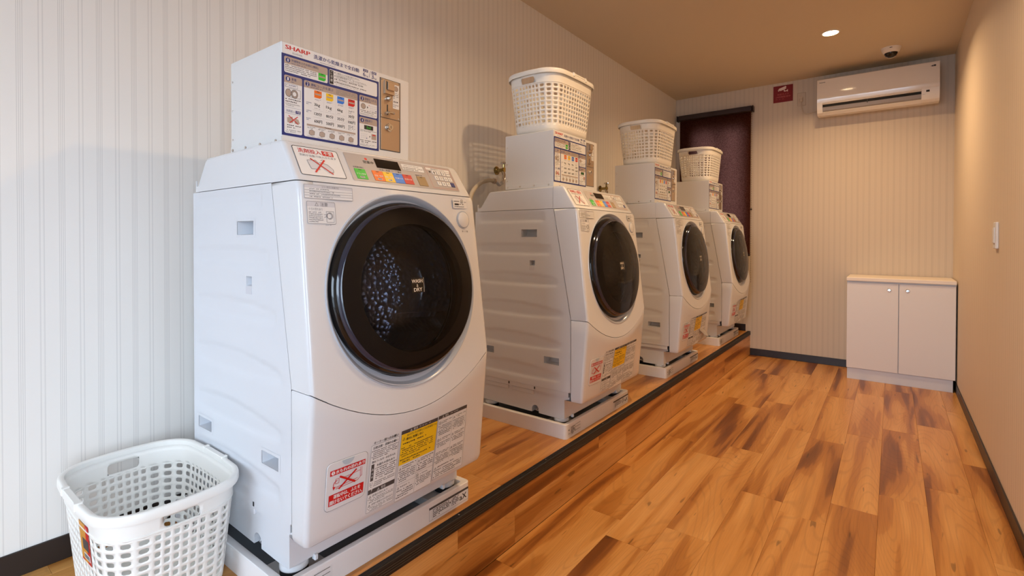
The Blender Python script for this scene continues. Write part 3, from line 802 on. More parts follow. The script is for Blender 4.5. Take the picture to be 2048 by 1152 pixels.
    d.rrect(0.3400, 0.0885, 0.4235, 0.1125, 0.003, M_PAPER, 1); d.outline(0.3400, 0.0885, 0.4235, 0.1125, 0.0007, M_INKG, 2, 0.003)
    d.text('セキュリティロック', 0.3500, 0.1035, 0.4060, 0.1092, M_INK, 2); d.lines(0.3440, 0.0900, 0.4200, 0.1015, 2, M_INK, 2, seed=3)
    d.outline(0.4340, 0.0370, 0.5370, 0.1145, 0.0006, M_RED, 1); d.rect(0.4355, 0.1045, 0.5355, 0.1130, M_PAPER, 1)
    d.text('暗証番号を入力する', 0.4560, 0.1060, 0.5130, 0.1112, M_INK, 2)
    d.rrect(0.4440, 0.0940, 0.4510, 0.1000, 0.001, M_INK, 1)
    d.build('control_panel', housing, ORG)
    def button(name, u0, v0, u1, v1, mt, txt=None, sub=None):
        m = MB(ORG); m.prism([(u0, v0), (u1, v0), (u1, v1), (u0, v1)], F_CTL, 0.0009, 0.0020, mt); bt = m.build(name, housing, (0, 0, 0))
        d2 = Dec(F_CTL, 0.0021)
        d2.rrect((u0 + u1) / 2 - 0.005, v1 - 0.0042, (u0 + u1) / 2 + 0.005, v1 - 0.0022, 0.0009, M_INK, 0)
        if txt:
            d2.text(txt, u0 + 0.003, (v0 + v1) / 2 - 0.003, u1 - 0.003, (v0 + v1) / 2 + 0.0028, M_PAPER, 0)
        if sub:
            d2.rrect((u0 + u1) / 2 - 0.007, v0 + 0.003, (u0 + u1) / 2 + 0.007, v0 + 0.0085, 0.002, M_PGREY, 0); d2.text(sub, (u0 + u1) / 2 - 0.005, v0 + 0.0038, (u0 + u1) / 2 + 0.005, v0 + 0.0078, M_INK, 1)
        d2.build('button_print', bt, ORG)
    button('button_green', 0.1700, 0.0385, 0.2028, 0.0708, M_GREEN, 'ドラム洗浄', '無料')
    button('button_orange', 0.2245, 0.0385, 0.2582, 0.0715, M_ORANGE, '洗濯・乾燥', '標準')
    button('button_yellow', 0.2590, 0.0385, 0.2925, 0.0715, M_YELLOW, '洗濯・乾燥', '少量')
    button('button_blue', 0.2933, 0.0385, 0.3265, 0.0715, M_BLUE, '洗濯のみ')
    button('button_red', 0.3273, 0.0390, 0.3600, 0.0715, M_KRED, '乾燥のみ')
    button('button_gold', 0.3803, 0.0383, 0.4139, 0.0715, M_GOLD)
    m = MB(ORG); m.prism([(0.2485, 0.0842), (0.3310, 0.0842), (0.3310, 0.1148), (0.2485, 0.1148)], F_CTL, 0.0008, 0.0018, M_BLACK); m.build('display_window', housing, (0, 0, 0))
    keys = [('1', 0.4633, 0.0950), ('2', 0.4825, 0.0950), ('3', 0.5022, 0.0950), ('4', 0.4640, 0.0748), ('5', 0.4835, 0.0748), ('6', 0.5030, 0.0748), ('0', 0.5215, 0.0748), ('7', 0.4654, 0.0545), ('8', 0.4850, 0.0545), ('9', 0.5045, 0.0545)]
    for t, u, v in keys:
        m = MB(ORG); q = [(u - 0.0072, v - 0.0072), (u + 0.0072, v - 0.0072), (u + 0.0072, v + 0.0072), (u - 0.0072, v + 0.0072)]
        m.prism(q, F_CTL, 0.0009, 0.0024, M_PAPER); kb = m.build('key', housing, (0, 0, 0))
        d2 = Dec(F_CTL, 0.0026); d2.text(t, u - 0.0022, v - 0.0042, u + 0.0022, v + 0.0042, M_INK, 0); d2.build('key_print', kb, ORG)
    for v in (0.0990, 0.0905):
        m = MB(ORG); m.prism([(0.5130, v - 0.003), (0.5300, v - 0.003), (0.5300, v + 0.003), (0.5130, v + 0.003)], F_CTL, 0.0009, 0.0022, M_PAPER); m.build('key', housing, (0, 0, 0))
    m = MB(ORG); m.prism([(0.5150, 0.0465), (0.5300, 0.0465), (0.5300, 0.0620), (0.5150, 0.0620)], F_CTL, 0.0009, 0.0024, M_NAVY); m.build('key', housing, (0, 0, 0))
    # --- stickers on the front panel
    d = Dec(F_UP, 0.0008)
    d.rect(0.0108, 0.4415, 0.1382, 0.4735, M_PAPER, 0); d.outline(0.0108, 0.4415, 0.1382, 0.4735, 0.0006, M_INKG, 2); d.rect(0.0108, 0.4665, 0.1382, 0.4735, M_PGREY, 1)
    d.text('エラー表示と処置方法', 0.0550, 0.4678, 0.1000, 0.4722, M_INKG, 2)
    for i, v in enumerate((0.4605, 0.4545, 0.4485)):
        d.rect(0.0108, v - 0.0003, 0.1382, v + 0.0003, M_INKG, 2)
    for i, v in enumerate((0.4615, 0.4555, 0.4495, 0.4430)):
        d.lines(0.024, v, 0.128 - 0.02 * (i % 2), v + 0.0045, 1, M_INKG, 2, seed=10 + i)
    d.build('error_table_sticker', root, ORG)
    d = Dec(F_UP, 0.0008)
    d.rrect(0.0148, 0.3828, 0.0875, 0.4347, 0.003, M_PAPER, 0); d.outline(0.0148, 0.3828, 0.0875, 0.4347, 0.0007, M_INKG, 2, 0.003)
    d.rect(0.0152, 0.4230, 0.0871, 0.4340, M_PGREY, 1); d.warn(0.0395, 0.4245, 0.0095, M_INKG, M_PAPER, 2); d.text('注意', 0.0490, 0.4242, 0.0680, 0.4328, M_DGREY, 2)
    d.text('ケガの恐れあり', 0.0190, 0.4140, 0.0540, 0.4200, M_INKG, 2); d.lines(0.0190, 0.3850, 0.0540, 0.4115, 6, M_INKG, 2, seed=5)
    d.outline(0.0630, 0.3870, 0.0830, 0.4130, 0.0008, M_INKG, 2); d.ring(0.0720, 0.4020, 0.0080, 0.0012, M_INKG, 3); d.ring(0.0700, 0.4020, 0.0070, 0.0012, M_INKG, 4); d.stroke(0.057, 0.405, 0.064, 0.404, 0.001, M_INKG, 3); d.stroke(0.057, 0.398, 0.065, 0.401, 0.001, M_INKG, 3)
    d.lines(0.060, 0.3785, 0.086, 0.3815, 1, M_INKG, 0, seed=6)
    d.build('caution_sticker', root, ORG)
    d = Dec(F_UP, 0.0008)
    d.rrect(0.4915, 0.4430, 0.5540, 0.4735, 0.003, M_PAPER, 0); d.outline(0.4915, 0.4430, 0.5540, 0.4735, 0.0006, M_PGREY, 1, 0.003)
    d.lines(0.4960, 0.4610, 0.5230, 0.4665, 1, M_INK, 2, seed=7); d.outline(0.526, 0.4590, 0.535, 0.4700, 0.0009, M_INK, 2); d.rect(0.5275, 0.4625, 0.5335, 0.4640, M_INK, 2); d.lines(0.537, 0.4600, 0.550, 0.4650, 1, M_INK, 2, seed=8)
    d.rect(0.499, 0.4525, 0.517, 0.4575, M_INK, 2); d.lines(0.519, 0.4525, 0.550, 0.4575, 1, M_INK, 2, seed=9); d.lines(0.498, 0.4455, 0.550, 0.4500, 1, M_INK, 2, seed=11)
    d.build('door_notice_sticker', root, ORG)
    # door release button
    m = MB(ORG); F_B = lambda a, b, h: F_UP(0.5310 + a, 0.4080 + b, h)
    m.lathe([(0.0275, 0.0002), (0.0272, 0.0018), (0.0255, 0.0022), (0.0245, 0.0006)], F_B, M_RING, 36)
    m.lathe([(0.0242, 0.0006), (0.0238, 0.0030), (0.0215, 0.0042), (0.0, 0.0046)], F_B, M_WHITE, 36); rb = m.build('door_button', root, (0, 0, 0))
    d = Dec(F_UP, 0.0008); d.text('押・ドア開', 0.5230, 0.3690, 0.5480, 0.3745, M_INK, 0); d.build('door_button_print', root, ORG)
    # --- lower front: filter flap and warning labels
    m = MB(ORG)
    def flap_pts(u0, z0, u1, z1, r):
        o = []
        for cu, cv, a0 in ((u1 - r, z1 - r, 0), (u0 + r, z1 - r, 90), (u0 + r, z0 + r, 180), (u1 - r, z0 + r, 270)):
            for k in range(5):
                a = radians(a0 + k * 22.5); o.append((cu + r * cos(a), cv + r * sin(a)))
        return o
    fp = flap_pts(0.0420, 0.4490, 0.1490, 0.5640, 0.012); fp2 = [(0.0955 + (a - 0.0955) * 0.985, 0.5065 + (b - 0.5065) * 0.985) for a, b in fp]
    m.grid([[F_LOW(a, b, 0.0002) for a, b in fp + fp[:1]], [F_LOW(a, b, 0.0016) for a, b in fp2 + fp2[:1]]], M_WHITE); m.face([F_LOW(a, b, 0.0016) for a, b in fp2], M_WHITE)
    flap = m.build('filter_flap', low, (0, 0, 0))
    d = Dec(F_LOW, 0.0003); d.outline(0.0412, 0.4482, 0.1498, 0.5648, 0.0009, M_INKG, 0, 0.0125)
    d.base = 0.0020
    NC = mat('notch_shade', (176, 188, 198), 0.5)
    d.poly([(0.0955 + 0.016 * cos(radians(180 + k * 15)), 0.5628 + 0.014 * sin(radians(180 + k * 15))) for k in range(13)], NC, 0)
    d.rect(0.0505, 0.5330, 0.1425, 0.5455, M_KRED, 0); d.disc(0.0580, 0.5392, 0.0046, M_PAPER, 1); d.rect(0.0574, 0.5380, 0.0586, 0.5424, M_KRED, 2); d.rect(0.0574, 0.5362, 0.0586, 0.5372, M_KRED, 2)
    d.text('水もれの恐れあり', 0.0645, 0.5350, 0.1405, 0.5438, M_PAPER, 1, bold=0.0003)
    d.rect(0.0500, 0.4610, 0.1425, 0.4875, M_KRED, 0); d.text('運転中は、ふたを', 0.0620, 0.4755, 0.1330, 0.4855, M_PAPER, 1, bold=0.0003); d.text('開けないでください。', 0.0530, 0.4630, 0.1400, 0.4730, M_PAPER, 1, bold=0.0003)
    d.stroke(0.0750, 0.5260, 0.1180, 0.4980, 0.0046, M_KRED, 3); d.stroke(0.0740, 0.4960, 0.1190, 0.5290, 0.0042, M_KRED, 4)
    for a in ((0.065, 0.522, 0.074, 0.522), (0.074, 0.522, 0.074, 0.511), (0.074, 0.511, 0.065, 0.511), (0.065, 0.511, 0.065, 0.522), (0.082, 0.519, 0.130, 0.522), (0.130, 0.530, 0.131, 0.506), (0.134, 0.530, 0.135, 0.506), (0.067, 0.502, 0.124, 0.505), (0.067, 0.498, 0.124, 0.499), (0.124, 0.499, 0.135, 0.508)):
        d.stroke(*a, 0.0010, M_RED, 1)
    for k in range(6):
        a0, a1 = radians(100 + k * 18), radians(118 + k * 18); d.stroke(0.071 + 0.011 * cos(a0), 0.508 + 0.011 * sin(a0), 0.071 + 0.011 * cos(a1), 0.508 + 0.011 * sin(a1), 0.0018, M_KRED, 2)
    d.poly([(0.058, 0.506), (0.066, 0.504), (0.0605, 0.497)], M_KRED, 2)
    d.build('filter_flap_print', flap, ORG)
    d = Dec(F_LOW, 0.0008, nu=2)
    d.text('オーナー様へのお願い', 0.1640, 0.5735, 0.2390, 0.5805, M_INK, 0, bold=0.0002)
    d.rrect(0.1578, 0.3960, 0.2415, 0.5715, 0.003, M_PAPER, 0); d.outline(0.1578, 0.3960, 0.2415, 0.5715, 0.0007, M_INKG, 1)
    d.text('日常点検・清掃のお願い', 0.1640, 0.5600, 0.2380, 0.5672, M_INK, 1, bold=0.0002); d.lines(0.1610, 0.5330, 0.2390, 0.5575, 5, M_INK, 1, seed=21, bullet=0.004)
    d.text('排水フィルターのお手入れ', 0.1630, 0.5240, 0.2340, 0.5305, M_INK, 1, bold=0.0002)
    d.rect(0.1625, 0.4780, 0.1710, 0.5215, M_DGREY, 1); d.warn(0.1668, 0.505, 0.007, M_PAPER, M_DGREY, 2); d.text('注', 0.1643, 0.4945, 0.1693, 0.4995, M_PAPER, 2); d.text('意', 0.1643, 0.4860, 0.1693, 0.4910, M_PAPER, 2)
    d.text('水漏れの恐れあり', 0.1780, 0.5125, 0.2330, 0.5190, M_INK, 1, bold=0.0002); d.lines(0.1740, 0.4770, 0.2390, 0.5100, 6, M_INK, 1, seed=22, bullet=0.004); d.lines(0.1620, 0.4600, 0.2390, 0.4740, 3, M_INK, 1, seed=23)
    d.rect(0.1590, 0.4440, 0.2405, 0.4560, M_DGREY, 1); d.warn(0.1900, 0.4455, 0.0085, M_PAPER, M_DGREY, 2); d.text('警告', 0.1980, 0.4462, 0.2120, 0.4538, M_PAPER, 3)
    d.warn(0.1665, 0.4330, 0.008, M_INK, M_PAPER, 1); d.text('感電の恐れあり', 0.1730, 0.4340, 0.2200, 0.4400, M_INK, 1); d.lines(0.1610, 0.4190, 0.2390, 0.4315, 3, M_INK, 1, seed=24, bullet=0.004)
    d.warn(0.1665, 0.4100, 0.008, M_INK, M_PAPER, 1); d.text('感電や漏電火災の恐れあり', 0.1730, 0.4110, 0.2380, 0.4168, M_INK, 1); d.lines(0.1610, 0.3970, 0.2390, 0.4085, 3, M_INK, 1, seed=25, bullet=0.004)
    d.build('owner_notice_label', low, ORG)
    d = Dec(F_LOW, 0.0008, nu=2)
    d.rrect(0.2480, 0.3870, 0.3780, 0.5815, 0.003, M_PAPER, 0); d.outline(0.2480, 0.3870, 0.3780, 0.5815, 0.0007, M_INKG, 1)
    d.rect(0.2480, 0.5715, 0.3780, 0.5815, M_DGREY, 2); d.warn(0.2800, 0.5725, 0.0075, M_PAPER, M_DGREY, 3); d.text('警告', 0.2880, 0.5730, 0.3030, 0.5800, M_PAPER, 3); d.lines(0.3090, 0.5745, 0.3600, 0.5785, 1, M_PAPER, 3, seed=30)
    d.rect(0.2490, 0.4865, 0.3772, 0.5713, M_YELLOW, 2); d.warn(0.2580, 0.5540, 0.0095, M_INK, M_YELLOW, 3)
    d.text('油の付いた衣類などは(洗濯後でも)', 0.2660, 0.5610, 0.3755, 0.5685, M_INK, 3); d.text('絶対に乾燥しない', 0.2660, 0.5515, 0.3250, 0.5590, M_INK, 3, bold=0.0002)
    d.lines(0.2560, 0.5395, 0.3700, 0.5470, 1, M_INK, 3, seed=31); d.lines(0.2520, 0.5060, 0.3660, 0.5350, 5, M_INK, 3, seed=32, bullet=0.004); d.lines(0.2520, 0.4890, 0.3600, 0.5030, 2, M_INK, 3, seed=33, bullet=0.004)
    d.rect(0.3138, 0.3880, 0.3144, 0.4860, M_INKG, 2); d.rect(0.2485, 0.4320, 0.3138, 0.4326, M_INKG, 2); d.rect(0.3144, 0.4420, 0.3775, 0.4426, M_INKG, 2)
    d.warn(0.2560, 0.4720, 0.008, M_INK, M_PAPER, 2); d.lines(0.2630, 0.4715, 0.3110, 0.4825, 2, M_INK, 2, seed=34); d.lines(0.2520, 0.4360, 0.3100, 0.4690, 6, M_INK, 2, seed=35, bullet=0.004)
    d.warn(0.2560, 0.4190, 0.008, M_INK, M_PAPER, 2); d.lines(0.2630, 0.4205, 0.3100, 0.4255, 1, M_INK, 2, seed=36); d.lines(0.2520, 0.3920, 0.3100, 0.4165, 4, M_INK, 2, seed=37, bullet=0.004)
    d.warn(0.3210, 0.4720, 0.008, M_INK, M_PAPER, 2); d.lines(0.3270, 0.4715, 0.3740, 0.4825, 2, M_INK, 2, seed=38); d.lines(0.3170, 0.4450, 0.3740, 0.4690, 4, M_INK, 2, seed=39, bullet=0.004)
    d.ring(0.3210, 0.4335, 0.0045, 0.001, M_INK, 2); d.stroke(0.3180, 0.4360, 0.3240, 0.4310, 0.001, M_INK, 2); d.lines(0.3270, 0.4310, 0.3740, 0.4360, 1, M_INK, 2, seed=40); d.lines(0.3170, 0.4030, 0.3740, 0.4280, 5, M_INK, 2, seed=41, bullet=0.004)
    d.build('yellow_warning_label', low, ORG)
    d = Dec(F_LOW, 0.0008, nu=2)
    d.rrect(0.3815, 0.3940, 0.5055, 0.5825, 0.003, M_PAPER, 0); d.outline(0.3815, 0.3940, 0.5055, 0.5825, 0.0007, M_INKG, 1)
    d.rect(0.3815, 0.5725, 0.5055, 0.5825, M_DGREY, 2); d.warn(0.4000, 0.5735, 0.0075, M_PAPER, M_DGREY, 3); d.text('警告', 0.4080, 0.5740, 0.4220, 0.5808, M_PAPER, 3); d.lines(0.4300, 0.5755, 0.4950, 0.5795, 1, M_PAPER, 3, seed=50)
    d.rect(0.4422, 0.4350, 0.4428, 0.5720, M_INKG, 2)
    for k, v in enumerate((0.5560, 0.5050, 0.4650)):
        d.ring(0.3900, v + 0.004, 0.0046, 0.001, M_INK, 2); d.stroke(0.3868, v + 0.007, 0.3932, v + 0.001, 0.001, M_INK, 2)
        d.lines(0.3970, v, 0.4390, v + 0.009, 2, M_INK, 2, seed=51 + k); d.lines(0.3850, v - (0.034, 0.018, 0.027)[k], 0.4390, v - 0.003, (6, 3, 5)[k], M_INK, 2, seed=54 + k, bullet=0.004)
        d.warn(0.4500, v + 0.001, 0.008, M_INK, M_PAPER, 2); d.lines(0.4570, v, 0.5010, v + 0.009, 2, M_INK, 2, seed=61 + k); d.lines(0.4460, v - (0.034, 0.018, 0.027)[k], 0.5010, v - 0.003, (6, 3, 5)[k], M_INK, 2, seed=64 + k, bullet=0.004)
    d.warn(0.3900, 0.4230, 0.008, M_INK, M_PAPER, 2); d.lines(0.3970, 0.4240, 0.4950, 0.4300, 1, M_INK, 2, seed=70); d.lines(0.3850, 0.3970, 0.4990, 0.4210, 4, M_INK, 2, seed=71, bullet=0.004)
    d.build('safety_label', low, ORG)
    return root

washer0 = make_washer()
WASH_LBL = ['white drum washer-dryer nearest the camera, beside the floor basket', 'white drum washer-dryer second in the row, with a basket on its coin box', 'white drum washer-dryer third in the row, with a torn label at its lower right', 'white drum washer-dryer farthest away, in front of the brown blind']
WASHERS = []
for k, y in enumerate(YM):
    o = washer0 if k == 0 else copy_tree(washer0)
    WASHERS.append(o)
    o.location = (OX, y + 0.02 + OU, OZ)
    tag(o, WASH_LBL[k], 'washing machine', 'washer-dryers in a row on the platform')

m = MB(ORG)
_fl = []
for i in range(7):
    t = i / 6.0
    a = (0.355 + 0.150 * t, 0.478 - 0.070 * t); b = (0.368 + 0.138 * t, 0.486 - 0.012 * t * t - 0.020 * t)
    lift = 0.004 + 0.030 * t * t
    _fl.append([F_LOW(a[0], a[1], 0.0016 + lift), F_LOW((a[0] + b[0]) / 2, (a[1] + b[1]) / 2, 0.0016 + lift * 0.6), F_LOW(b[0], b[1], 0.0016)])
m.grid(_fl, mat('peeled_film', (178, 172, 168), 0.4)); pf = m.build('peeled_label_film', WASHERS[2], (0, 0, 0)); tag(pf, 'curled grey film peeling off the yellow label')

# ------------------------------------------------------------------ drain pans
def rloop(x0, x1, y0, y1, r, z, n=5):
    out = []
    for cx_, cy_, a0 in ((x1 - r, y1 - r, 0), (x0 + r, y1 - r, 90), (x0 + r, y0 + r, 180), (x1 - r, y0 + r, 270)):
        for k in range(n):
            a = radians(a0 + k * 90.0 / (n - 1)); out.append((cx_ + r * cos(a), cy_ + r * sin(a), z))
    return out + out[:1]
def make_pan():
    r = empty('drain_pan', (0, 0, 0)); hx = 0.32; o = (0, 0, 0)
    m = MB(); h = 0.0635
    rows = [rloop(-hx, hx, -hx, hx, 0.014, 0.0005), rloop(-hx, hx, -hx, hx, 0.014, h - 0.002), rloop(-hx + 0.002, hx - 0.002, -hx + 0.002, hx - 0.002, 0.013, h), rloop(-hx + 0.017, hx - 0.017, -hx + 0.017, hx - 0.017, 0.010, h), rloop(-hx + 0.020, hx - 0.020, -hx + 0.020, hx - 0.020, 0.009, h - 0.002), rloop(-hx + 0.028, hx - 0.028, -hx + 0.028, hx - 0.028, 0.008, 0.016)]
    m.grid(rows, M_PAN, True); m.face(rows[-1][:-1], M_PANIN); m.face(rows[0][:-1][::-1], M_PAN)
    b = m.build('tray', r, o)
    for sx in (-1, 1):
        for sy in (-1, 1):
            m = MB(); a = 0.292 * sx; c = 0.292 * sy
            m.box((a, c, 0.014), (a - 0.115 * sx, c - 0.115 * sy, 0.040), M_PAN, 0.003); m.build('foot_pad', r, o)
    FP = lambda u, v, hh: (hx + hh, u, v)
    d = Dec(FP, 0.0004)
    d.rect(0.137, 0.008, 0.311, 0.048, M_PAPER, 0); d.outline(0.137, 0.008, 0.311, 0.048, 0.0007, M_INKG, 2); d.rect(0.137, 0.041, 0.311, 0.048, M_DGREY, 1); d.rect(0.150, 0.008, 0.1506, 0.041, M_INKG, 1)
    d.lines(0.153, 0.013, 0.222, 0.040, 5, M_INK, 1, 0.7, 81); d.rect(0.2245, 0.026, 0.229, 0.031, M_INK, 1); d.lines(0.234, 0.014, 0.266, 0.040, 5, M_INK, 1, 0.7, 82)
    d.text('aX', 0.270, 0.016, 0.302, 0.034, M_INK, 1, bold=0.0006)
    d.build('pan_label', r, o)
    d = Dec(FP, 0.0004)
    d.rect(-0.302, 0.008, -0.190, 0.050, M_PAPER, 0); d.lines(-0.278, 0.012, -0.240, 0.047, 6, M_INK, 1, 0.7, 83)
    for v in (0.046, 0.034, 0.020): d.rect(-0.240, v, -0.196, v + 0.0014, M_INK, 1)
    d.rect(-0.298, 0.034, -0.290, 0.0385, M_INK, 1); d.rect(-0.300, 0.020, -0.286, 0.0215, M_INK, 1)
    d.build('pan_caution_label', r, o)
    return r
pan0 = make_pan()
PAN_LBL = ['white plastic drain pan under the nearest washer-dryer', 'white plastic drain pan under the second washer-dryer', 'white plastic drain pan under the third washer-dryer', 'white plastic drain pan under the farthest washer-dryer']
for k, y in enumerate(YM):
    o = pan0 if k == 0 else copy_tree(pan0)
    o.location = (0.6616 - 0.32, y + 0.32, HS); tag(o, PAN_LBL[k], 'drain pan', 'drain pans under the washers')

# ------------------------------------------------------------------ coin boxes
BX0, BX1, BWD, BZ0, BZ1 = 0.2861, 0.5601, 0.4099, 1.3145, 1.5699
BO = ((BX0 + BX1) / 2, BWD / 2, BZ0)
def make_coin_box():
    r = empty('coin_box', (0, 0, 0))
    m = MB(BO); m.box((BX0, 0, BZ0), (BX1, BWD, BZ1), M_BOX, 0.0025); m.build('housing', r, (0, 0, 0))
    m = MB(BO); m.box((BX0 + 0.002, 0.0, BZ0), (BX1 + 0.0012, BWD, BZ0 + 0.012), M_BOX, 0.0008); m.box((BX0 + 0.002, -0.0012, BZ0), (BX1, 0.001, BZ0 + 0.020), M_BOX, 0.0005); m.build('mounting_flange', r, (0, 0, 0))
    for x in (0.300, 0.375, 0.455, 0.535):
        m = MB(BO); m.lathe([(0.0045, 0), (0.004, 0.0018), (0.0, 0.0024)], lambda a, b, h, x=x: (x + a, -0.0012 - h, BZ0 + 0.010 + b), M_CHROME, 12); m.build('screw', r, (0, 0, 0))
    for y in (0.05, 0.155, 0.26, 0.375):
        m = MB(BO); m.lathe([(0.0045, 0), (0.004, 0.0018), (0.0, 0.0024)], lambda a, b, h, y=y: (BX1 + 0.0012 + h, y + a, BZ0 + 0.006 + b), M_CHROME, 12); m.build('screw', r, (0, 0, 0))
    for z in (0.04, 0.12, 0.20):
        m = MB(BO); m.lathe([(0.003, 0), (0.0025, 0.001), (0.0, 0.0013)], lambda a, b, h, z=z: (BX0 + 0.012 + a, -h, BZ0 + z + b), M_CHROME, 10); m.build('screw', r, (0, 0, 0))
    Z = 1.3265
    F = lambda u, v, h: (BX1 + h, u, Z + v)
    d = Dec(F, 0.0006)
    d.rect(0.0005, 0.0110, 0.2945, 0.2140, M_NAVY, 0); d.rect(0.0040, 0.2142, 0.2945, 0.2410, M_PAPER, 0)
    d.text('SHARP', 0.0105, 0.2262, 0.0765, 0.2365, M_RED, 1, bold=0.0007); d.text('ES-HD60L', 0.0290, 0.2175, 0.0560, 0.2222, M_INKG, 1)
    d.text('洗濯から乾燥まで全自動', 0.0870, 0.2230, 0.2260, 0.2345, M_NAVY, 1, bold=0.0003); d.lines(0.1050, 0.2160, 0.2080, 0.2190, 1, M_NAVY, 1, seed=90)
    for u0, t, n in ((0.2400, '洗濯', '6'), (0.2690, '乾燥', '3')):
        d.rect(u0, 0.2310, u0 + 0.0165, 0.2385, M_NAVY, 1); d.text(t, u0 + 0.0025, 0.2320, u0 + 0.014, 0.2375, M_PAPER, 2); d.text(n, u0 - 0.0005, 0.2175, u0 + 0.0070, 0.2295, M_NAVY, 1, bold=0.0002); d.text('kg', u0 + 0.0085, 0.2165, u0 + 0.0170, 0.2230, M_NAVY, 1)
    d.stroke(0.2600, 0.2180, 0.2655, 0.2385, 0.0011, M_NAVY, 1)
    def panel(u0, v0, u1, v1, num=None, title=None, tw=None):
        d.rrect(u0, v0, u1, v1, 0.0040, M_PAPER, 1)
        if num is not None:
            hh = 0.0185; d.poly([p for p in d.rpts(u0, v1 - hh, u1, v1, 0.0040) if p[1] > v1 - 0.005] + [(u0, v1 - hh), (u1, v1 - hh)], M_TAUPE, 2)
            d.disc(u0 + 0.0095, v1 - 0.0090, 0.0058, M_NAVY, 3); d.text(num, u0 + 0.0078, v1 - 0.0130, u0 + 0.0112, v1 - 0.0050, M_PAPER, 4, bold=0.0003)
            d.text(title, u0 + 0.0185, v1 - 0.0115, u0 + 0.0185 + tw, v1 - 0.0040, M_NAVY, 3); d.lines(u0 + 0.0185, v1 - 0.0165, u0 + 0.0185 + tw * 0.8, v1 - 0.0130, 1, M_NAVY, 3, seed=91)
    def minibtn(u, v, mt, l=2):
        d.rect(u, v - 0.0190, u + 0.0215, v, mt, l); d.rect(u + 0.007, v - 0.003, u + 0.0145, v - 0.0015, M_INK, l + 1); d.rect(u + 0.002, v - 0.0115, u + 0.0195, v - 0.0075, M_TAUPE, l + 1); d.disc(u + 0.0205, v - 0.0190, 0.0030, M_PAPER, l + 2, n=10)
    panel(0.0072, 0.1680, 0.1271, 0.2081, '0', '洗濯物を入れる前に(無料)', 0.074)
    d.lines(0.0100, 0.1705, 0.0950, 0.1885, 4, M_INK, 2, seed=92); minibtn(0.1000, 0.1900, M_GREEN)
    panel(0.1316, 0.1683, 0.2883, 0.2083)
    d.rect(0.1325, 0.1700, 0.1445, 0.2065, M_INK, 2)
    for t, v in (('ご', 0.1965), ('注', 0.1865), ('意', 0.1765)): d.text(t, 0.1350, v, 0.1422, v + 0.0075, M_PAPER, 3)
    for k, v in enumerate((0.1995, 0.1910, 0.1825, 0.1740)):
        d.disc(0.1490, v + 0.003, 0.0014, M_INK, 2, n=8); 
        s = ('一度投入したお金は戻りません。', '100円硬貨専用です。おつりはでません。')
        if k < 2: d.text(s[k], 0.1520, v + 0.0005, (0.2280, 0.2520)[k], v + 0.0058, M_INK, 2)
        else: d.lines(0.1520, v + 0.0005, 0.2840, v + 0.0058, 1, M_INK, 2, seed=93 + k)
        d.lines(0.1520, v - 0.0028, 0.240 + 0.01 * k, v - 0.0004, 1, M_INKG, 2, seed=97 + k)
    panel(0.0070, 0.0173, 0.0544, 0.1614, '1', '準備', 0.013)
    d.rect(0.0095, 0.1320, 0.0420, 0.1410, M_NAVY, 2); d.rect(0.0102, 0.1327, 0.0413, 0.1403, M_PAPER, 3); d.lines(0.0120, 0.1345, 0.0400, 0.1390, 1, M_NAVY, 4, seed=101)
    d.outline(0.0200, 0.1080, 0.0500, 0.1300, 0.0007, M_INK, 2); d.disc(0.0175, 0.1180, 0.0075, M_TAUPE, 3, 0.0095); d.ring(0.0175, 0.1180, 0.0078, 0.0008, M_INK, 4, ry=0.0098); d.disc(0.0335, 0.1175, 0.0090, M_TAUPE, 3, 0.0105); d.ring(0.0335, 0.1175, 0.0092, 0.0010, M_INK, 4, ry=0.0108); d.disc(0.0335, 0.1175, 0.0055, M_PAPER, 4, 0.0065); d.ring(0.0335, 0.1175, 0.0058, 0.0008, M_INK, 5, ry=0.0068)
    d.lines(0.0100, 0.0935, 0.0510, 0.1050, 2, M_INK, 2, seed=102); d.lines(0.0100, 0.0850, 0.0480, 0.0925, 2, M_INKG, 2, seed=103); d.rect(0.0090, 0.0815, 0.0525, 0.0819, M_NAVY, 2)
    d.text('洗剤投入', 0.0115, 0.0700, 0.0350, 0.0765, M_NAVY, 2); d.rect(0.0365, 0.0695, 0.0500, 0.0770, M_NAVY, 2); d.text('不要', 0.0385, 0.0707, 0.0480, 0.0760, M_PAPER, 3); d.rect(0.0095, 0.0665, 0.0510, 0.0670, M_NAVY, 2)
    d.poly([(0.014, 0.056), (0.028, 0.060), (0.031, 0.048), (0.028, 0.044), (0.015, 0.044)], M_TAUPE, 2); d.poly([(0.034, 0.058), (0.044, 0.055), (0.048, 0.046), (0.044, 0.043), (0.034, 0.044)], M_TAUPE, 2)
    d.stroke(0.018, 0.062, 0.043, 0.043, 0.0020, M_KRED, 3); d.stroke(0.020, 0.043, 0.042, 0.062, 0.0020, M_KRED, 4)
    d.lines(0.0100, 0.0290, 0.0510, 0.0400, 2, M_INK, 2, seed=104); d.lines(0.0100, 0.0190, 0.0510, 0.0270, 2, M_INKG, 2, seed=105)
    panel(0.0594, 0.0172, 0.2208, 0.1613, '2', '運転コースを選ぶ', 0.066)
    d.lines(0.1530, 0.1445, 0.2180, 0.1590, 4, M_INKG, 3, seed=106)
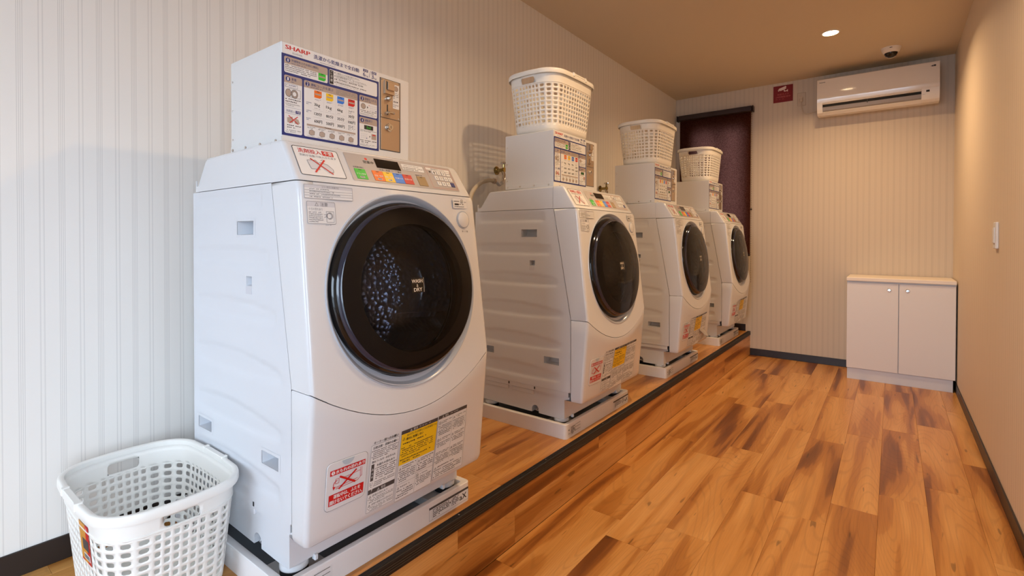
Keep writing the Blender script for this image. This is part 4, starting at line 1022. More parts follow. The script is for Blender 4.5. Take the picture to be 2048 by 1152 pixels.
    for k, (u, mt, kg, mn, yen) in enumerate(((0.0880, M_ORANGE, '3kg', '120分', '600円'), (0.1224, M_YELLOW, '1kg', '80分', '500円'), (0.1561, M_BLUE, '6kg', '35分', '300円'), (0.1901, M_KRED, '3kgまで', '30分', '100円'))):
        minibtn(u, 0.1412, mt); d.lines(u + 0.002, 0.1150, u + 0.0185, 0.1195, 2, M_NAVY, 2, seed=107 + k)
        if k < 3:
            d.text(kg, u + 0.000, 0.0985, u + 0.0165, 0.1080, M_INK, 2, bold=0.0002); d.lines(u, 0.0930, u + 0.0200, 0.0955, 1, M_INKG, 2, seed=111 + k)
            d.text(mn, u + 0.000, 0.0760, u + 0.0215, 0.0850, M_INK, 2, bold=0.0002); d.text(yen, u + 0.000, 0.0565, u + 0.0225, 0.0655, M_INK, 2, bold=0.0002)
            for q in range(14): d.rect(u - 0.003 + q * 0.0020, 0.0900, u - 0.0018 + q * 0.0020, 0.0904, M_INKG, 2); d.rect(u - 0.003 + q * 0.0020, 0.0710, u - 0.0018 + q * 0.0020, 0.0714, M_INKG, 2)
            d.rect(u + 0.0275, 0.0530, u + 0.0279, 0.1400, M_PGREY, 2)
        else:
            d.text(kg, u + 0.001, 0.1050, u + 0.0200, 0.1105, M_INK, 2); d.lines(u, 0.1005, u + 0.0200, 0.1035, 1, M_INKG, 2, seed=115); d.text(mn, u + 0.001, 0.0890, u + 0.0200, 0.0985, M_INK, 2, bold=0.0002); d.rect(u, 0.0855, u + 0.0215, 0.0859, M_INKG, 2); d.text(yen, u, 0.0730, u + 0.0225, 0.0820, M_INK, 2, bold=0.0002); d.lines(u, 0.0540, u + 0.0220, 0.0690, 4, M_INK, 2, seed=116)
    for v in (0.1000, 0.0790, 0.0590): d.lines(0.0660, v, 0.0800, v + 0.0075, 2, M_NAVY, 2, seed=int(v * 1e4))
    d.rect(0.0670, 0.0455, 0.2140, 0.0505, M_TAUPE, 2); d.lines(0.118, 0.0463, 0.165, 0.0498, 1, M_INK, 3, seed=117)
    for k in range(5):
        u = 0.0670 + k * 0.0295; d.lines(u + 0.002, 0.0385, u + 0.024, 0.0440, 2, M_INK, 2, seed=118 + k); d.poly([(u + 0.006, 0.025), (u + 0.012, 0.022), (u + 0.021, 0.024), (u + 0.022, 0.033), (u + 0.014, 0.037), (u + 0.007, 0.034)], M_TAUPE, 2)
        for e in ((0.006, 0.025, 0.012, 0.022), (0.012, 0.022, 0.021, 0.024), (0.021, 0.024, 0.022, 0.033), (0.022, 0.033, 0.014, 0.037), (0.014, 0.037, 0.007, 0.034), (0.007, 0.034, 0.006, 0.025)): d.stroke(u + e[0], e[1], u + e[2], e[3], 0.0006, M_INK, 3)
        d.lines(u + 0.001, 0.0182, u + 0.026, 0.0207, 1, M_INKG, 2, seed=123 + k)
        if k: d.rect(u - 0.0012, 0.0195, u - 0.0008, 0.0440, M_PGREY, 2)
    panel(0.2270, 0.1046, 0.2882, 0.1618, '3', '硬貨を入れる', 0.039)
    d.disc(0.2400, 0.1320, 0.0078, M_TAUPE, 2); d.ring(0.2400, 0.1320, 0.0080, 0.0009, M_INK, 3); d.poly([(0.2530, 0.1345), (0.2530, 0.1275), (0.2570, 0.1310)], M_INK, 2); d.disc(0.2600, 0.1370, 0.0012, M_KRED, 2)
    for i in range(4):
        for j in range(3): d.rect(0.2640 + i * 0.0060, 0.1230 + j * 0.0060, 0.2675 + i * 0.0060, 0.1255 + j * 0.0060, M_NAVY if (i, j) == (3, 0) else M_PGREY, 2)
    d.lines(0.2295, 0.1130, 0.2860, 0.1215, 2, M_INK, 2, seed=130); d.lines(0.2295, 0.1065, 0.2850, 0.1120, 2, M_INKG, 2, seed=131)
    panel(0.2269, 0.0164, 0.2881, 0.1002, '4', '運転終了', 0.026)
    d.rect(0.2430, 0.0670, 0.2740, 0.0790, M_INK, 2); d.text('End', 0.2520, 0.0690, 0.2650, 0.0770, M_GREEN, 3)
    d.lines(0.2295, 0.0590, 0.2860, 0.0650, 2, M_INK, 2, seed=132)
    for i in range(4):
        for j in range(3): d.rect(0.2320 + i * 0.0060, 0.0410 + j * 0.0055, 0.2355 + i * 0.0060, 0.0432 + j * 0.0055, M_NAVY if (i, j) == (3, 0) else M_PGREY, 2)
    d.poly([(0.2610, 0.0510), (0.2610, 0.0450), (0.2645, 0.0480)], M_INK, 2); d.rrect(0.2680, 0.0410, 0.2850, 0.0570, 0.001, M_TAUPE, 2); d.rect(0.2715, 0.0525, 0.2815, 0.0555, M_KRED, 3)
    d.lines(0.2295, 0.0265, 0.2860, 0.0370, 2, M_INK, 2, seed=133); d.lines(0.2295, 0.0185, 0.2850, 0.0250, 2, M_INKG, 2, seed=134)
    d.build('instruction_panel', r, BO)
    # coin mechanism on the right
    m = MB(BO)
    m.box((BX1 - 0.002, 0.2985, Z + 0.0165), (BX1 + 0.0010, 0.3756, Z + 0.2300), M_DGREY, 0.0005); plate = m.build('mechanism_frame', r, (0, 0, 0))
    m = MB(BO); m.box((BX1, 0.3010, Z + 0.1140), (BX1 + 0.0022, 0.3718, Z + 0.2280), M_STEEL, 0.0006); m.build('coin_plate', plate, (0, 0, 0))
    m = MB(BO); m.box((BX1, 0.3010, Z + 0.0190), (BX1 + 0.0016, 0.3718, Z + 0.1125), M_STEEL, 0.0006); m.build('cash_door', plate, (0, 0, 0))
    m = MB(BO); q = [(0.313, 0.185), (0.347, 0.185), (0.347, 0.224), (0.313, 0.224)]
    m.prism(q, lambda a, b, h: (BX1 + 0.0022 + h, a, Z + b), 0, 0.006, M_STEEL); m.box((BX1 + 0.0082, 0.3165, Z + 0.197), (BX1 + 0.0086, 0.319, Z + 0.222), M_INK); m.box((BX1 + 0.0082, 0.319, Z + 0.196), (BX1 + 0.0125, 0.344, Z + 0.220), M_STEEL, 0.001); m.build('coin_entry', plate, (0, 0, 0))
    m = MB(BO); m.lathe([(0.0085, 0), (0.0085, 0.004), (0.0070, 0.009), (0.004, 0.012), (0.0, 0.013)], lambda a, b, h: (BX1 + 0.0022 + h, 0.3274 + a, Z + 0.1721 + b), M_CHROME, 20); m.build('return_knob', plate, (0, 0, 0))
    m = MB(BO); m.box((BX1 + 0.0020, 0.3228, Z + 0.123), (BX1 + 0.0026, 0.3268, Z + 0.154), M_INK); m.build('lever_slot', plate, (0, 0, 0))
    m = MB(BO); m.tube([(BX1 + 0.004, 0.317, Z + 0.128), (BX1 + 0.012, 0.325, Z + 0.128), (BX1 + 0.014, 0.335, Z + 0.1285), (BX1 + 0.012, 0.342, Z + 0.129)], [0.003, 0.0045, 0.0045, 0.003], M_CHROME, 10); m.build('return_lever', plate, (0, 0, 0))
    m = MB(BO); fr = lambda a, b, h: (BX1 + 0.0016 + h, 0.3315 + a, Z + 0.0869 + b)
    m.lathe([(0.0125, 0), (0.0125, 0.004), (0.0105, 0.006), (0.0085, 0.0062), (0.0085, 0.009), (0.0, 0.009)], fr, M_CHROME, 24); m.prism([(-0.0008, -0.004), (0.0008, -0.004), (0.0008, 0.004), (-0.0008, 0.004)], lambda a, b, h: fr(a, b, h), 0.009, 0.0093, M_INK); m.build('lock', plate, (0, 0, 0))
    d = Dec(lambda u, v, h: (BX1 + 0.0022 + h, u, Z + v), 0.0003); d.rect(0.345, 0.147, 0.369, 0.219, M_PAPER, 0); d.disc(0.357, 0.2075, 0.0075, M_TAUPE, 1); d.ring(0.357, 0.2075, 0.0078, 0.0008, M_INK, 2); d.lines(0.3465, 0.176, 0.3675, 0.196, 4, M_INKG, 1, seed=140); d.poly([(0.3475, 0.168), (0.3515, 0.171), (0.3515, 0.164)], M_INK, 1); d.lines(0.354, 0.163, 0.367, 0.171, 1, M_INK, 1, seed=141); d.lines(0.3465, 0.150, 0.3675, 0.160, 2, M_INKG, 1, seed=142)
    d.build('coin_label', plate, BO)
    for u, v in ((0.304, 0.119), (0.3685, 0.119), (0.304, 0.224), (0.3685, 0.224)):
        m = MB(BO); m.lathe([(0.0024, 0), (0.002, 0.0008), (0.0, 0.001)], lambda a, b, h, u=u, v=v: (BX1 + 0.0022 + h, u + a, Z + v + b), M_CHROME, 10); m.build('screw', plate, (0, 0, 0))
    return r
coin0 = make_coin_box()
COIN_LBL = ['white coin box with price panel and nothing on top, on the nearest washer', 'white coin box with price panel under a basket on the second washer', 'white coin box with price panel under a basket on the third washer', 'white coin box with price panel under a basket on the farthest washer']
for k, y in enumerate(YM):
    o = coin0 if k == 0 else copy_tree(coin0)
    o.location = (BO[0], y + 0.057 + BO[1], BZ0); tag(o, COIN_LBL[k], 'coin box', 'coin boxes on the washers')

# ------------------------------------------------------------------ laundry baskets
def make_basket():
    r = empty('laundry_basket', (0, 0, 0)); HB = 0.276
    NA, NB, NC_ = 6, 10, 4       # cells on handle sides (along x), long sides (along y), corners
    def section(z):
        t = min(max(z / 0.262, 0), 1)
        a = 0.119 + (0.142 - 0.119) * t; b = 0.172 + (0.206 - 0.172) * t; rr = 0.066 + 0.022 * t
        if z < 0.018:
            q = 0.018 * (1 - math.sqrt(max(0, 1 - ((0.018 - z) / 0.018) ** 2))); a -= q; b -= q; rr -= q * 0.5
        return a, b, rr
    NTOT = 2 * NA + 2 * NB + 4 * NC_
    def P(s, z, off=0.0):
        a, b, rr = section(z); s = s % NTOT; bul = 0.004
        segs = [('e', NB), ('c', NC_), ('n', NA), ('c', NC_), ('w', NB), ('c', NC_), ('s', NA), ('c', NC_)]
        ci = 0
        for kind, n in segs:
            if s <= n + 1e-9:
                t = s / n
                if kind == 'e': x, y, nx, ny = a + bul * (1 - (2 * t - 1) ** 2), -(b - rr) + 2 * (b - rr) * t, 1, 0
                elif kind == 'w': x, y, nx, ny = -a - bul * (1 - (2 * t - 1) ** 2), (b - rr) - 2 * (b - rr) * t, -1, 0
                elif kind == 'n': x, y, nx, ny = (a - rr) - 2 * (a - rr) * t, b + bul * (1 - (2 * t - 1) ** 2), 0, 1
                elif kind == 's': x, y, nx, ny = -(a - rr) + 2 * (a - rr) * t, -b - bul * (1 - (2 * t - 1) ** 2), 0, -1
                else:
                    c0 = [(1, 1, 0), (-1, 1, 90), (-1, -1, 180), (1, -1, 270)][ci]; an = radians(c0[2] + 90 * t)
                    nx, ny = cos(an), sin(an); x, y = c0[0] * (a - rr) + rr * nx, c0[1] * (b - rr) + rr * ny
                return (x + nx * off, y + ny * off, z)
            s -= n
            if kind == 'c': ci += 1
        return P(0, z, off)
    m = MB(); z0, z1, NR = 0.036, 0.214, 9; ph = (z1 - z0) / NR
    def quad(s0, s1, za, zb):
        m.grid([[P(s0, za), P((s0 + s1) / 2, za), P(s1, za)], [P(s0, zb), P((s0 + s1) / 2, zb), P(s1, zb)]], M_PLASTIC)
    for s in range(NTOT):
        for j in range(NR):
            za = z0 + j * ph; zb = za + ph
            h0, h1, e0, e1 = 0.21, 0.79, 0.21, 0.79; q = 0.12
            inn = [(h0 + q, e0), (h1 - q, e0), (h1, e0 + q), (h1, e1 - q), (h1 - q, e1), (h0 + q, e1), (h0, e1 - q), (h0, e0 + q)]
            out = [(h0 + q, 0), (h1 - q, 0), (1, e0 + q), (1, e1 - q), (h1 - q, 1), (h0 + q, 1), (0, e1 - q), (0, e0 + q)]
            I = [P(s + a, za + b * ph) for a, b in inn]; O = [P(s + a, za + b * ph) for a, b in out]
            Cn = {1: (1, 0), 3: (1, 1), 5: (0, 1), 7: (0, 0)}
            for k in range(8):
                k2 = (k + 1) % 8
                pts = [O[k]] + ([P(s + Cn[k][0], za + Cn[k][1] * ph)] if k in Cn else []) + [O[k2], I[k2], I[k]]
                m.face(pts, M_PLASTIC)
    for s in range(NTOT):                    # foot band, solid bands and handle slots
        zz = [0.0, 0.002, 0.006, 0.012, 0.018, 0.027, z0]
        for a, b in zip(zz[:-1], zz[1:]): quad(s, s + 1, a, b)
        quad(s, s + 1, z1, 0.221); quad(s, s + 1, 0.247, 0.262)
        sn = NB + NC_; ss = NB + NC_ + NA + NC_ + NB + NC_
        slot = (sn + 1 <= s < sn + NA - 1) or (ss + 1 <= s < ss + NA - 1)
        if not slot:
            quad(s, s + 1, 0.221, 0.247)
        else:                                # rounded ends of the slot
            first = s in (sn + 1, ss + 1); last = s in (sn + NA - 2, ss + NA - 2)
            if first or last:
                arc = [(0.45 * (1 - sin(radians(a))), 0.5 - 0.5 * cos(radians(a))) for a in range(0, 91, 18)]
                for flip in (False, True):
                    pts = [(0.0, 0.0)] + arc
                    pts = [((1 - a) if last else a, (1 - b) if flip else b) for a, b in pts]
                    m.face([P(s + a, 0.221 + 0.026 * b) for a, b in pts], M_PLASTIC)
    m.face([P(s / 1.0, 0.0) for s in range(NTOT)][::-1], M_PLASTIC)
    ob = m.build('body', r, (0, 0, 0), 40)
    md = ob.modifiers.new('solid', 'SOLIDIFY'); md.thickness = 0.0024; md.offset = -1
    dg = bpy.context.evaluated_depsgraph_get(); me = bpy.data.meshes.new_from_object(ob.evaluated_get(dg)); ob.modifiers.clear(); ob.data = me
    # rolled rim
    m = MB(); prof = [(-0.0026, 0.262), (-0.003, 0.274), (0.0, 0.2762), (0.006, 0.2768), (0.0085, 0.2752), (0.0100, 0.2705), (0.0104, 0.258), (0.0090, 0.2545), (0.0072, 0.256), (0.0064, 0.266), (0.0, 0.262)]
    ns = 144; rows = []
    for off, z in prof:
        rows.append([P(NTOT * k / ns, 0.262, off)[:2] + (z,) for k in range(ns + 1)])
    m.grid(rows, M_PLASTIC); rim = m.build('rim', r, (0, 0, 0), 50)
    for sgn in (-1, 1):                      # folding grips on the long sides
        m = MB(); a = 0.142 + 0.004
        for y in (-0.055, 0.055):
            m.box((sgn * (a - 0.004), y - 0.006, 0.262), (sgn * (a + 0.0125), y + 0.006, 0.2795), M_PLASTIC, 0.0015)
        m.box((sgn * (a - 0.0035), -0.05, 0.268), (sgn * (a + 0.0112), 0.05, 0.2782), M_PLASTIC, 0.002)
        m.build('grip', r, (0, 0, 0))
    # thin reinforcing lip under the rim
    m = MB(); rows = [[P(NTOT * k / ns, z, off) for k in range(ns + 1)] for off, z in ((0.0, 0.2205), (0.0016, 0.2195), (0.0016, 0.2165), (0.0, 0.2155))]
    m.grid(rows[::-1], M_PLASTIC); m.build('band', r, (0, 0, 0), 50)
    return r, P
bask0, BP = make_basket()
BASKETS = [((0.292, 0.4425, HS), 90.0, 'white plastic laundry basket standing on the floor beside the nearest washer'),
           ((0.4335, 2.074, BZ1), 0.0, 'white plastic laundry basket on the second coin box, largest of the three up high'),
           ((0.4335, 3.275, BZ1), 0.0, 'white plastic laundry basket on top of the third coin box'),
           ((0.430, 4.455, BZ1), 0.0, 'white plastic laundry basket on the farthest coin box, in front of the brown blind')]
BK = []
for k, (loc, rz, lb) in enumerate(BASKETS):
    o = bask0 if k == 0 else copy_tree(bask0)
    o.location = (loc[0], loc[1], loc[2] + 0.0003); o.rotation_euler = (0, 0, radians(rz)); tag(o, lb, 'basket', 'laundry baskets'); BK.append(o)
# price label tied to the floor basket: its west side faces -y after turning
NTOT = 48
_sw = 10 + 4 + 6 + 4      # start of the long 'w' side
d = Dec(lambda u, v, h: BP(_sw + u, v, h), 0.0012)
for i in range(6):
    a, b = 6.2 + i * 0.45, 6.2 + (i + 1) * 0.45
    d.rect(a, 0.140, b, 0.232, mat('label_orange', (214, 150, 60), 0.4) if i not in (4, 5) else M_RED, 0)
d.rect(6.9, 0.170, 8.6, 0.196, M_DGREY, 1); d.rect(7.0, 0.148, 8.7, 0.162, M_PAPER, 1)
for i in range(9): d.rect(7.1 + i * 0.17, 0.150, 7.16 + i * 0.17 + 0.03 * (i % 2), 0.160, M_INK, 2)
d.rect(6.2, 0.140, 8.9, 0.1445, M_RED, 1); d.disc(8.35, 0.222, 0.09, M_PAPER, 1, 0.005)
d.build('price_label', BK[0])

# ------------------------------------------------------------------ taps and hoses behind the washers
def make_tap():
    r = empty('water_tap', (0, 0, 0))
    m = MB(); m.lathe([(0.024, 0.0), (0.024, 0.003), (0.014, 0.006), (0.010, 0.010), (0.010, 0.045), (0.013, 0.048), (0.013, 0.060), (0.0, 0.062)], lambda a, b, h: (h, a, b), M_BRASS, 20); m.build('valve_body', r)
    m = MB(); m.tube([(0.050, 0, 0.0), (0.052, 0, 0.03)], 0.006, M_BRASS, 10); m.lathe([(0.0, 0.03), (0.017, 0.031), (0.019, 0.036), (0.017, 0.042), (0.0, 0.044)], lambda a, b, h: (0.052 + a, b, h), M_CHROME, 20); m.build('handle', r)
    m = MB(); m.tube([(0.045, 0, -0.005), (0.060, -0.006, -0.03), (0.066, -0.02, -0.060), (0.066, -0.035, -0.078)], [0.009, 0.009, 0.010, 0.010], M_CHROME, 12); m.build('spout', r)
    return r
tap0 = make_tap()
for k, (y, lb) in enumerate(((2.175, 'brass water tap on the wall behind the second coin box'), (3.42, 'water tap on the wall left of the third coin box'))):
    o = tap0 if k == 0 else copy_tree(tap0)
    o.location = (0.001, y, 1.462); tag(o, lb, 'tap', 'water taps')
def bez(p, n=10):
    out = []; q = [Vector(v) for v in p]
    for i in range(len(q) - 1):
        a, b = q[max(i - 1, 0)], q[i]; c, e = q[i + 1], q[min(i + 2, len(q) - 1)]
        for k in range(n):
            t = k / n; out.append(0.5 * ((2 * b) + (c - a) * t + (2 * a - 5 * b + 4 * c - e) * t * t + (3 * b - a - 3 * c + e) * t ** 3))
    return out + [q[-1]]
r = empty('supply_hose', (0.08, 1.87, 1.30)); tag(r, 'beige water supply hose arching up behind the second washer', 'hose')
m = MB((0.08, 1.87, 1.30)); m.tube(bez([(0.085, 1.845, 1.00), (0.082, 1.850, 1.15), (0.080, 1.862, 1.245), (0.08, 1.885, 1.315), (0.08, 1.945, 1.365), (0.08, 2.015, 1.387), (0.075, 2.055, 1.388)]), 0.0105, M_HOSE, 14); m.build('tube', r, (0, 0, 0))
m = MB((0.08, 1.87, 1.30)); m.tube([(0.0755, 2.050, 1.3885), (0.074, 2.075, 1.387)], 0.0125, M_CHROME, 14)
for y in (2.056, 2.066): m.tube([(0.0755, y, 1.3883), (0.0755, y + 0.003, 1.3881)], 0.0145, M_STEEL, 14)
m.tube(bez([(0.074, 2.075, 1.387), (0.072, 2.095, 1.382), (0.070, 2.115, 1.374), (0.068, 2.139, 1.386)], 5), 0.0095, M_PGREY, 12); m.build('coupling', r, (0, 0, 0))

# ------------------------------------------------------------------ roller blind
r = empty('roller_blind', (0.38, D - 0.03, 2.30)); tag(r, 'dark brown roller blind pulled down over the back window', 'blind'); O = (0.38, D - 0.03, 2.30)
m = MB(O); m.box((0.034, D - 0.062, 2.265), (0.726, D - 0.002, 2.318), M_BROWN, 0.008); rail = m.build('head_rail', r, (0, 0, 0))
for x in (0.026, 0.726):
    m = MB(O); m.box((x, D - 0.064, 2.262), (x + 0.009, D - 0.001, 2.320), M_BROWN, 0.004); m.build('end_cap', r, (0, 0, 0))
m = MB(O); m.box((0.054, D - 0.0362, 0.945), (0.712, D - 0.0357, 2.268), M_FAB); m.build('fabric', r, (0, 0, 0))
m = MB(O); m.box((0.054, D - 0.042, 0.925), (0.712, D - 0.030, 0.947), M_BROWN, 0.003); m.build('bottom_bar', r, (0, 0, 0))
m = MB(O)
for k in range(76):
    z = 2.262 - k * 0.021
    m.lathe([(0.0, -0.003), (0.0026, -0.0015), (0.0026, 0.0015), (0.0, 0.003)], lambda a, b, h, z=z: (0.719 + a, D - 0.034 + b, z + h), M_BROWN, 6)
m.tube([(0.719, D - 0.034, 2.262), (0.719, D - 0.034, 0.68)], 0.0007, M_BROWN, 5); m.build('bead_chain', r, (0, 0, 0))
m = MB(O); m.lathe([(0.0, -0.010), (0.006, -0.006), (0.007, 0.004), (0.002, 0.011)], lambda a, b, h: (0.719 + a, D - 0.034 + b, 1.36 + h), M_INK, 10); m.build('chain_connector', r, (0, 0, 0))

# ------------------------------------------------------------------ air conditioner
AX0, AX1, AZ0, AZ1, AY = 1.256, 2.036, 2.118, 2.410, 4.862
AO = ((AX0 + AX1) / 2, D - 0.1, AZ0)
r = empty('air_conditioner', AO); tag(r, 'cream wall-mounted air conditioner with open louvre on the back wall', 'air conditioner')
F_A = lambda a, b, d_: (d_, a, b)
m = MB(AO)
bp_ = [(D - 0.001, AZ0 + 0.02), (D - 0.001, AZ1 + 0.002), (AY + 0.02, AZ1 + 0.002), (AY + 0.013, AZ1 - 0.004), (AY + 0.013, AZ0 + 0.085), (AY + 0.03, AZ0 + 0.080), (AY + 0.075, AZ0 + 0.040), (AY + 0.10, AZ0 + 0.012), (AY + 0.12, AZ0)]
m.prism(bp_, F_A, AX0 + 0.012, AX1 - 0.012, M_AC); cas = m.build('casing', r, (0, 0, 0))
side = [(D - 0.001, AZ0 + 0.02), (D - 0.001, AZ1), (AY + 0.016, AZ1), (AY + 0.006, AZ1 - 0.006), (AY + 0.003, AZ1 - 0.06), (AY + 0.003, AZ0 + 0.10), (AY + 0.009, AZ0 + 0.05), (AY + 0.022, AZ0 + 0.016), (AY + 0.045, AZ0 + 0.001), (AY + 0.10, AZ0)]
for a, b in ((AX0, AX0 + 0.038), (AX1 - 0.105, AX1)):
    m = MB(AO); m.prism(side, F_A, a, b, M_AC); m.build('end_cheek', r, (0, 0, 0))
m = MB(AO)
fpn = [(AY + 0.012, AZ1), (AY + 0.004, AZ1 - 0.006), (AY, AZ1 - 0.05), (AY, AZ0 + 0.14), (AY + 0.003, AZ0 + 0.098), (AY + 0.006, AZ0 + 0.092)]
back = [(y + 0.010, z) for y, z in fpn][::-1]
m.prism(fpn + back, F_A, AX0 + 0.001, AX1 - 0.001, M_ACP); fpanel = m.build('front_panel', r, (0, 0, 0))
m = MB(AO); m.box((AX0 + 0.038, AY + 0.022, AZ0 + 0.058), (AX1 - 0.105, AY + 0.09, AZ0 + 0.094), mat('ac_cavity', (14, 12, 11), 0.7)); m.build('outlet_cavity', r, (0, 0, 0))
m = MB(AO); lv = [(AY + 0.016, AZ0 + 0.060), (AY + 0.020, AZ0 + 0.062), (AY + 0.038, AZ0 + 0.034), (AY + 0.060, AZ0 + 0.010), (AY + 0.050, AZ0 + 0.006), (AY + 0.022, AZ0 + 0.032)]
m.prism(lv, F_A, AX0 + 0.039, AX1 - 0.106, mat('ac_louvre', (150, 140, 134), 0.4)); m.build('louvre', r, (0, 0, 0))
m = MB(AO); m.prism([(AY + 0.026, AZ0 + 0.020), (AY + 0.055, AZ0 - 0.001), (AY + 0.12, AZ0 - 0.002), (AY + 0.12, AZ0 + 0.004), (AY + 0.058, AZ0 + 0.006), (AY + 0.032, AZ0 + 0.026)], F_A, AX0 + 0.001, AX1 - 0.001, M_AC); m.build('bottom_lip', r, (0, 0, 0))
m = MB(AO); m.box((1.595, AY + 0.004, AZ0 + 0.052), (1.600, AY + 0.03, AZ0 + 0.078), M_ACD); m.build('louvre_catch', r, (0, 0, 0))
m = MB(AO); m.box((1.958, AY + 0.0030, AZ0 + 0.070), (1.978, AY + 0.0105, AZ0 + 0.084), M_INK, 0.001); m.build('receiver_window', r, (0, 0, 0))
FAC = lambda u, v, h: (u, AY - h, v)
d = Dec(FAC, 0.0006); d.text('Panasonic', AX0 + 0.016, AZ1 - 0.034, AX0 + 0.058, AZ1 - 0.026, M_DGREY, 0, bold=0.0004); d.build('brand_mark', fpanel, AO)
d = Dec(FAC, 0.0006); d.disc(AX1 - 0.030, AZ1 - 0.034, 0.0075, M_DGREY, 0); d.poly([(AX1 - 0.055, AZ1 - 0.036), (AX1 - 0.038, AZ1 - 0.028), (AX1 - 0.038, AZ1 - 0.042)], M_DGREY, 0); d.build('corner_logo', fpanel, AO)
d = Dec(lambda u, v, h: (u, AY + 0.0095 - h, v), 0.0012); d.lines(1.935, AZ0 + 0.052, 1.975, AZ0 + 0.063, 2, M_INKG, 0, seed=150); d.build('indicator_print', r, AO)

# outlet and plug beside it
r = empty('wall_outlet', (1.117, D, 2.315)); tag(r, 'beige wall outlet with plug and cord left of the air conditioner', 'outlet'); OO = (1.117, D, 2.315)
m = MB(OO); m.box((1.085, D - 0.008, 2.262), (1.150, D - 0.0005, 2.378), mat('outlet_beige', (204, 186, 164), 0.5), 0.003); m.build('cover_plate', r, (0, 0, 0))
m = MB(OO); m.box((1.104, D - 0.034, 2.292), (1.130, D - 0.008, 2.340), mat('outlet_beige', (204, 186, 164), 0.5), 0.006); m.lathe([(0.0, 0.0), (0.013, 0.001), (0.013, 0.008), (0.0, 0.010)], lambda a, b, h: (1.117 + a, D - 0.034 - h, 2.327 + b), mat('outlet_beige', (204, 186, 164), 0.5), 16); m.build('plug', r, (0, 0, 0))
m = MB(OO); m.tube(bez([(1.117, D - 0.022, 2.294), (1.119, D - 0.022, 2.250), (1.128, D - 0.016, 2.205), (1.150, D - 0.012, 2.186), (1.200, D - 0.012, 2.188), (1.2675, D - 0.020, 2.196)]), 0.0042, mat('outlet_beige', (204, 186, 164), 0.5), 8); m.build('cord', r, (0, 0, 0))

# ------------------------------------------------------------------ camera sign
SO = (0.970, D - 0.002, 2.394)
r = empty('camera_sign', SO); tag(r, 'square dark red sign with white security camera picture on the back wall', 'sign')
m = MB(SO); m.box((0.892, D - 0.004, 2.320), (1.0487, D - 0.0005, 2.469), M_SIGN, 0.0006); m.build('plate', r, (0, 0, 0))
d = Dec(lambda u, v, h: (0.892 + u, D - 0.004 - h, 2.320 + v), 0.0005)
M_SW = mat('sign_white', (232, 208, 196), 0.5)
d.poly([(0.040, 0.114), (0.047, 0.124), (0.092, 0.138), (0.100, 0.128), (0.104, 0.118), (0.092, 0.112), (0.060, 0.102), (0.050, 0.105)], M_SW, 0)
d.poly([(0.036, 0.107), (0.041, 0.111), (0.048, 0.103), (0.043, 0.099)], M_SW, 0); d.disc(0.097, 0.133, 0.0075, M_SW, 1)
d.poly([(0.084, 0.110), (0.092, 0.108), (0.093, 0.098), (0.114, 0.102), (0.114, 0.094), (0.092, 0.091), (0.085, 0.094)], M_SW, 1); d.rect(0.112, 0.088, 0.117, 0.108, M_SW, 2)
M_SD = mat('sign_text', (196, 96, 92), 0.5)
d.text('防犯カメラ', 0.034, 0.062, 0.124, 0.078, M_SD, 0); d.text('24時間監視中', 0.020, 0.040, 0.138, 0.055, M_SD, 0); d.lines(0.020, 0.023, 0.138, 0.032, 1, M_SD, 0, 0.5, 160)
d.build('sign_print', r, SO)

# ------------------------------------------------------------------ dome camera
CO = (1.746, 4.645, H)
r = empty('security_camera', CO); tag(r, 'white dome security camera on the ceiling above the air conditioner', 'camera')
fr = lambda a, b, h: (a, b, -h)
m = MB(); m.lathe([(0.062, 0.0), (0.0615, 0.006), (0.056, 0.020), (0.050, 0.031), (0.042, 0.036), (0.040, 0.034)], fr, M_AC, 40); m.build('housing', r)
m = MB(); m.lathe([(0.041, 0.034), (0.0385, 0.046), (0.031, 0.060), (0.018, 0.069), (0.0, 0.072)], fr, M_BLACK, 40); m.build('lens_dome', r, angle=60)
m = MB()
for k in range(13):
    pass
m.lathe([(0.0425, 0.033), (0.0425, 0.0375), (0.0385, 0.0375)], fr, M_AC, 40)
rows = []
for off in (-1, 1):
    rows.append([(cos(radians(225)) * 0.0 + 0.0436 * cos(radians(t)) * 0.90, off * 0.006, -0.034 - 0.0400 * sin(radians(t))) for t in range(0, 181, 10)])
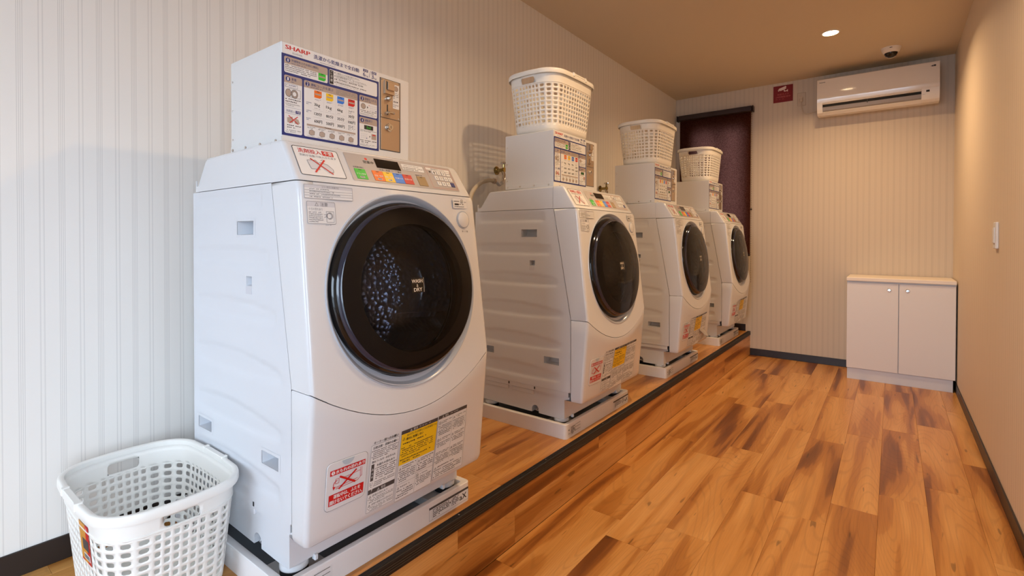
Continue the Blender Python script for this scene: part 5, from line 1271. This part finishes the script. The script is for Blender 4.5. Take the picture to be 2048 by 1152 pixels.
m.grid(rows, M_AC); m.build('dome_frame', r)
m = MB(); m.box((-0.008, -0.0605, -0.013), (0.008, -0.0555, -0.009), M_INK); m.build('vent_mark', r)

# ------------------------------------------------------------------ cabinet in the corner
KX0, KX1, KY = 1.487, W - 0.0075, 4.675
KO = ((KX0 + KX1) / 2, (KY + D) / 2, 0)
r = empty('corner_cabinet', KO); tag(r, 'low white two-door cabinet in the right corner under the air conditioner', 'cabinet')
m = MB(KO); m.box((KX0, KY + 0.019, 0.085), (KX1, D - 0.009, 0.762), M_CAB, 0.001); m.build('carcass', r, (0, 0, 0))
m = MB(KO); m.box((KX0 + 0.004, KY + 0.010, 0.0), (KX1 - 0.014, D - 0.012, 0.085), mat('kick_white', (214, 216, 222), 0.45), 0.001); m.build('kickboard', r, (0, 0, 0))
m = MB(KO); m.box((KX0 - 0.003, KY - 0.010, 0.762), (KX1, D - 0.0085, 0.790), M_CABTOP, 0.003); m.build('top_panel', r, (0, 0, 0))
mid = 1.8065
for a, b, kx in ((KX0, mid - 0.0022, 1.750), (mid + 0.0022, KX1 - 0.003, 1.858)):
    m = MB(KO); m.box((a, KY, 0.088), (b, KY + 0.018, 0.751), M_CAB, 0.0015); dr = m.build('door', r, (0, 0, 0))
    m = MB(KO); m.lathe([(0.0125, 0.0), (0.0125, 0.0025), (0.010, 0.004), (0.008, 0.0015), (0.0, 0.0015)], lambda p, q, h, kx=kx: (kx + p, KY - h, 0.7045 + q), M_CHROME, 24); m.build('knob', dr, (0, 0, 0))

# ------------------------------------------------------------------ light switch on the right wall
LO = (W, 3.055, 1.10)
r = empty('light_switch', LO); tag(r, 'white light switch plate on the right wall', 'light switch')
m = MB(LO); m.box((W - 0.011, 3.020, 1.041), (W - 0.0003, 3.090, 1.159), M_PAPER, 0.003); m.build('plate', r, (0, 0, 0))
m = MB(LO); m.box((W - 0.0155, 3.035, 1.066), (W - 0.010, 3.075, 1.134), M_PAPER, 0.0015); m.build('rocker', r, (0, 0, 0))
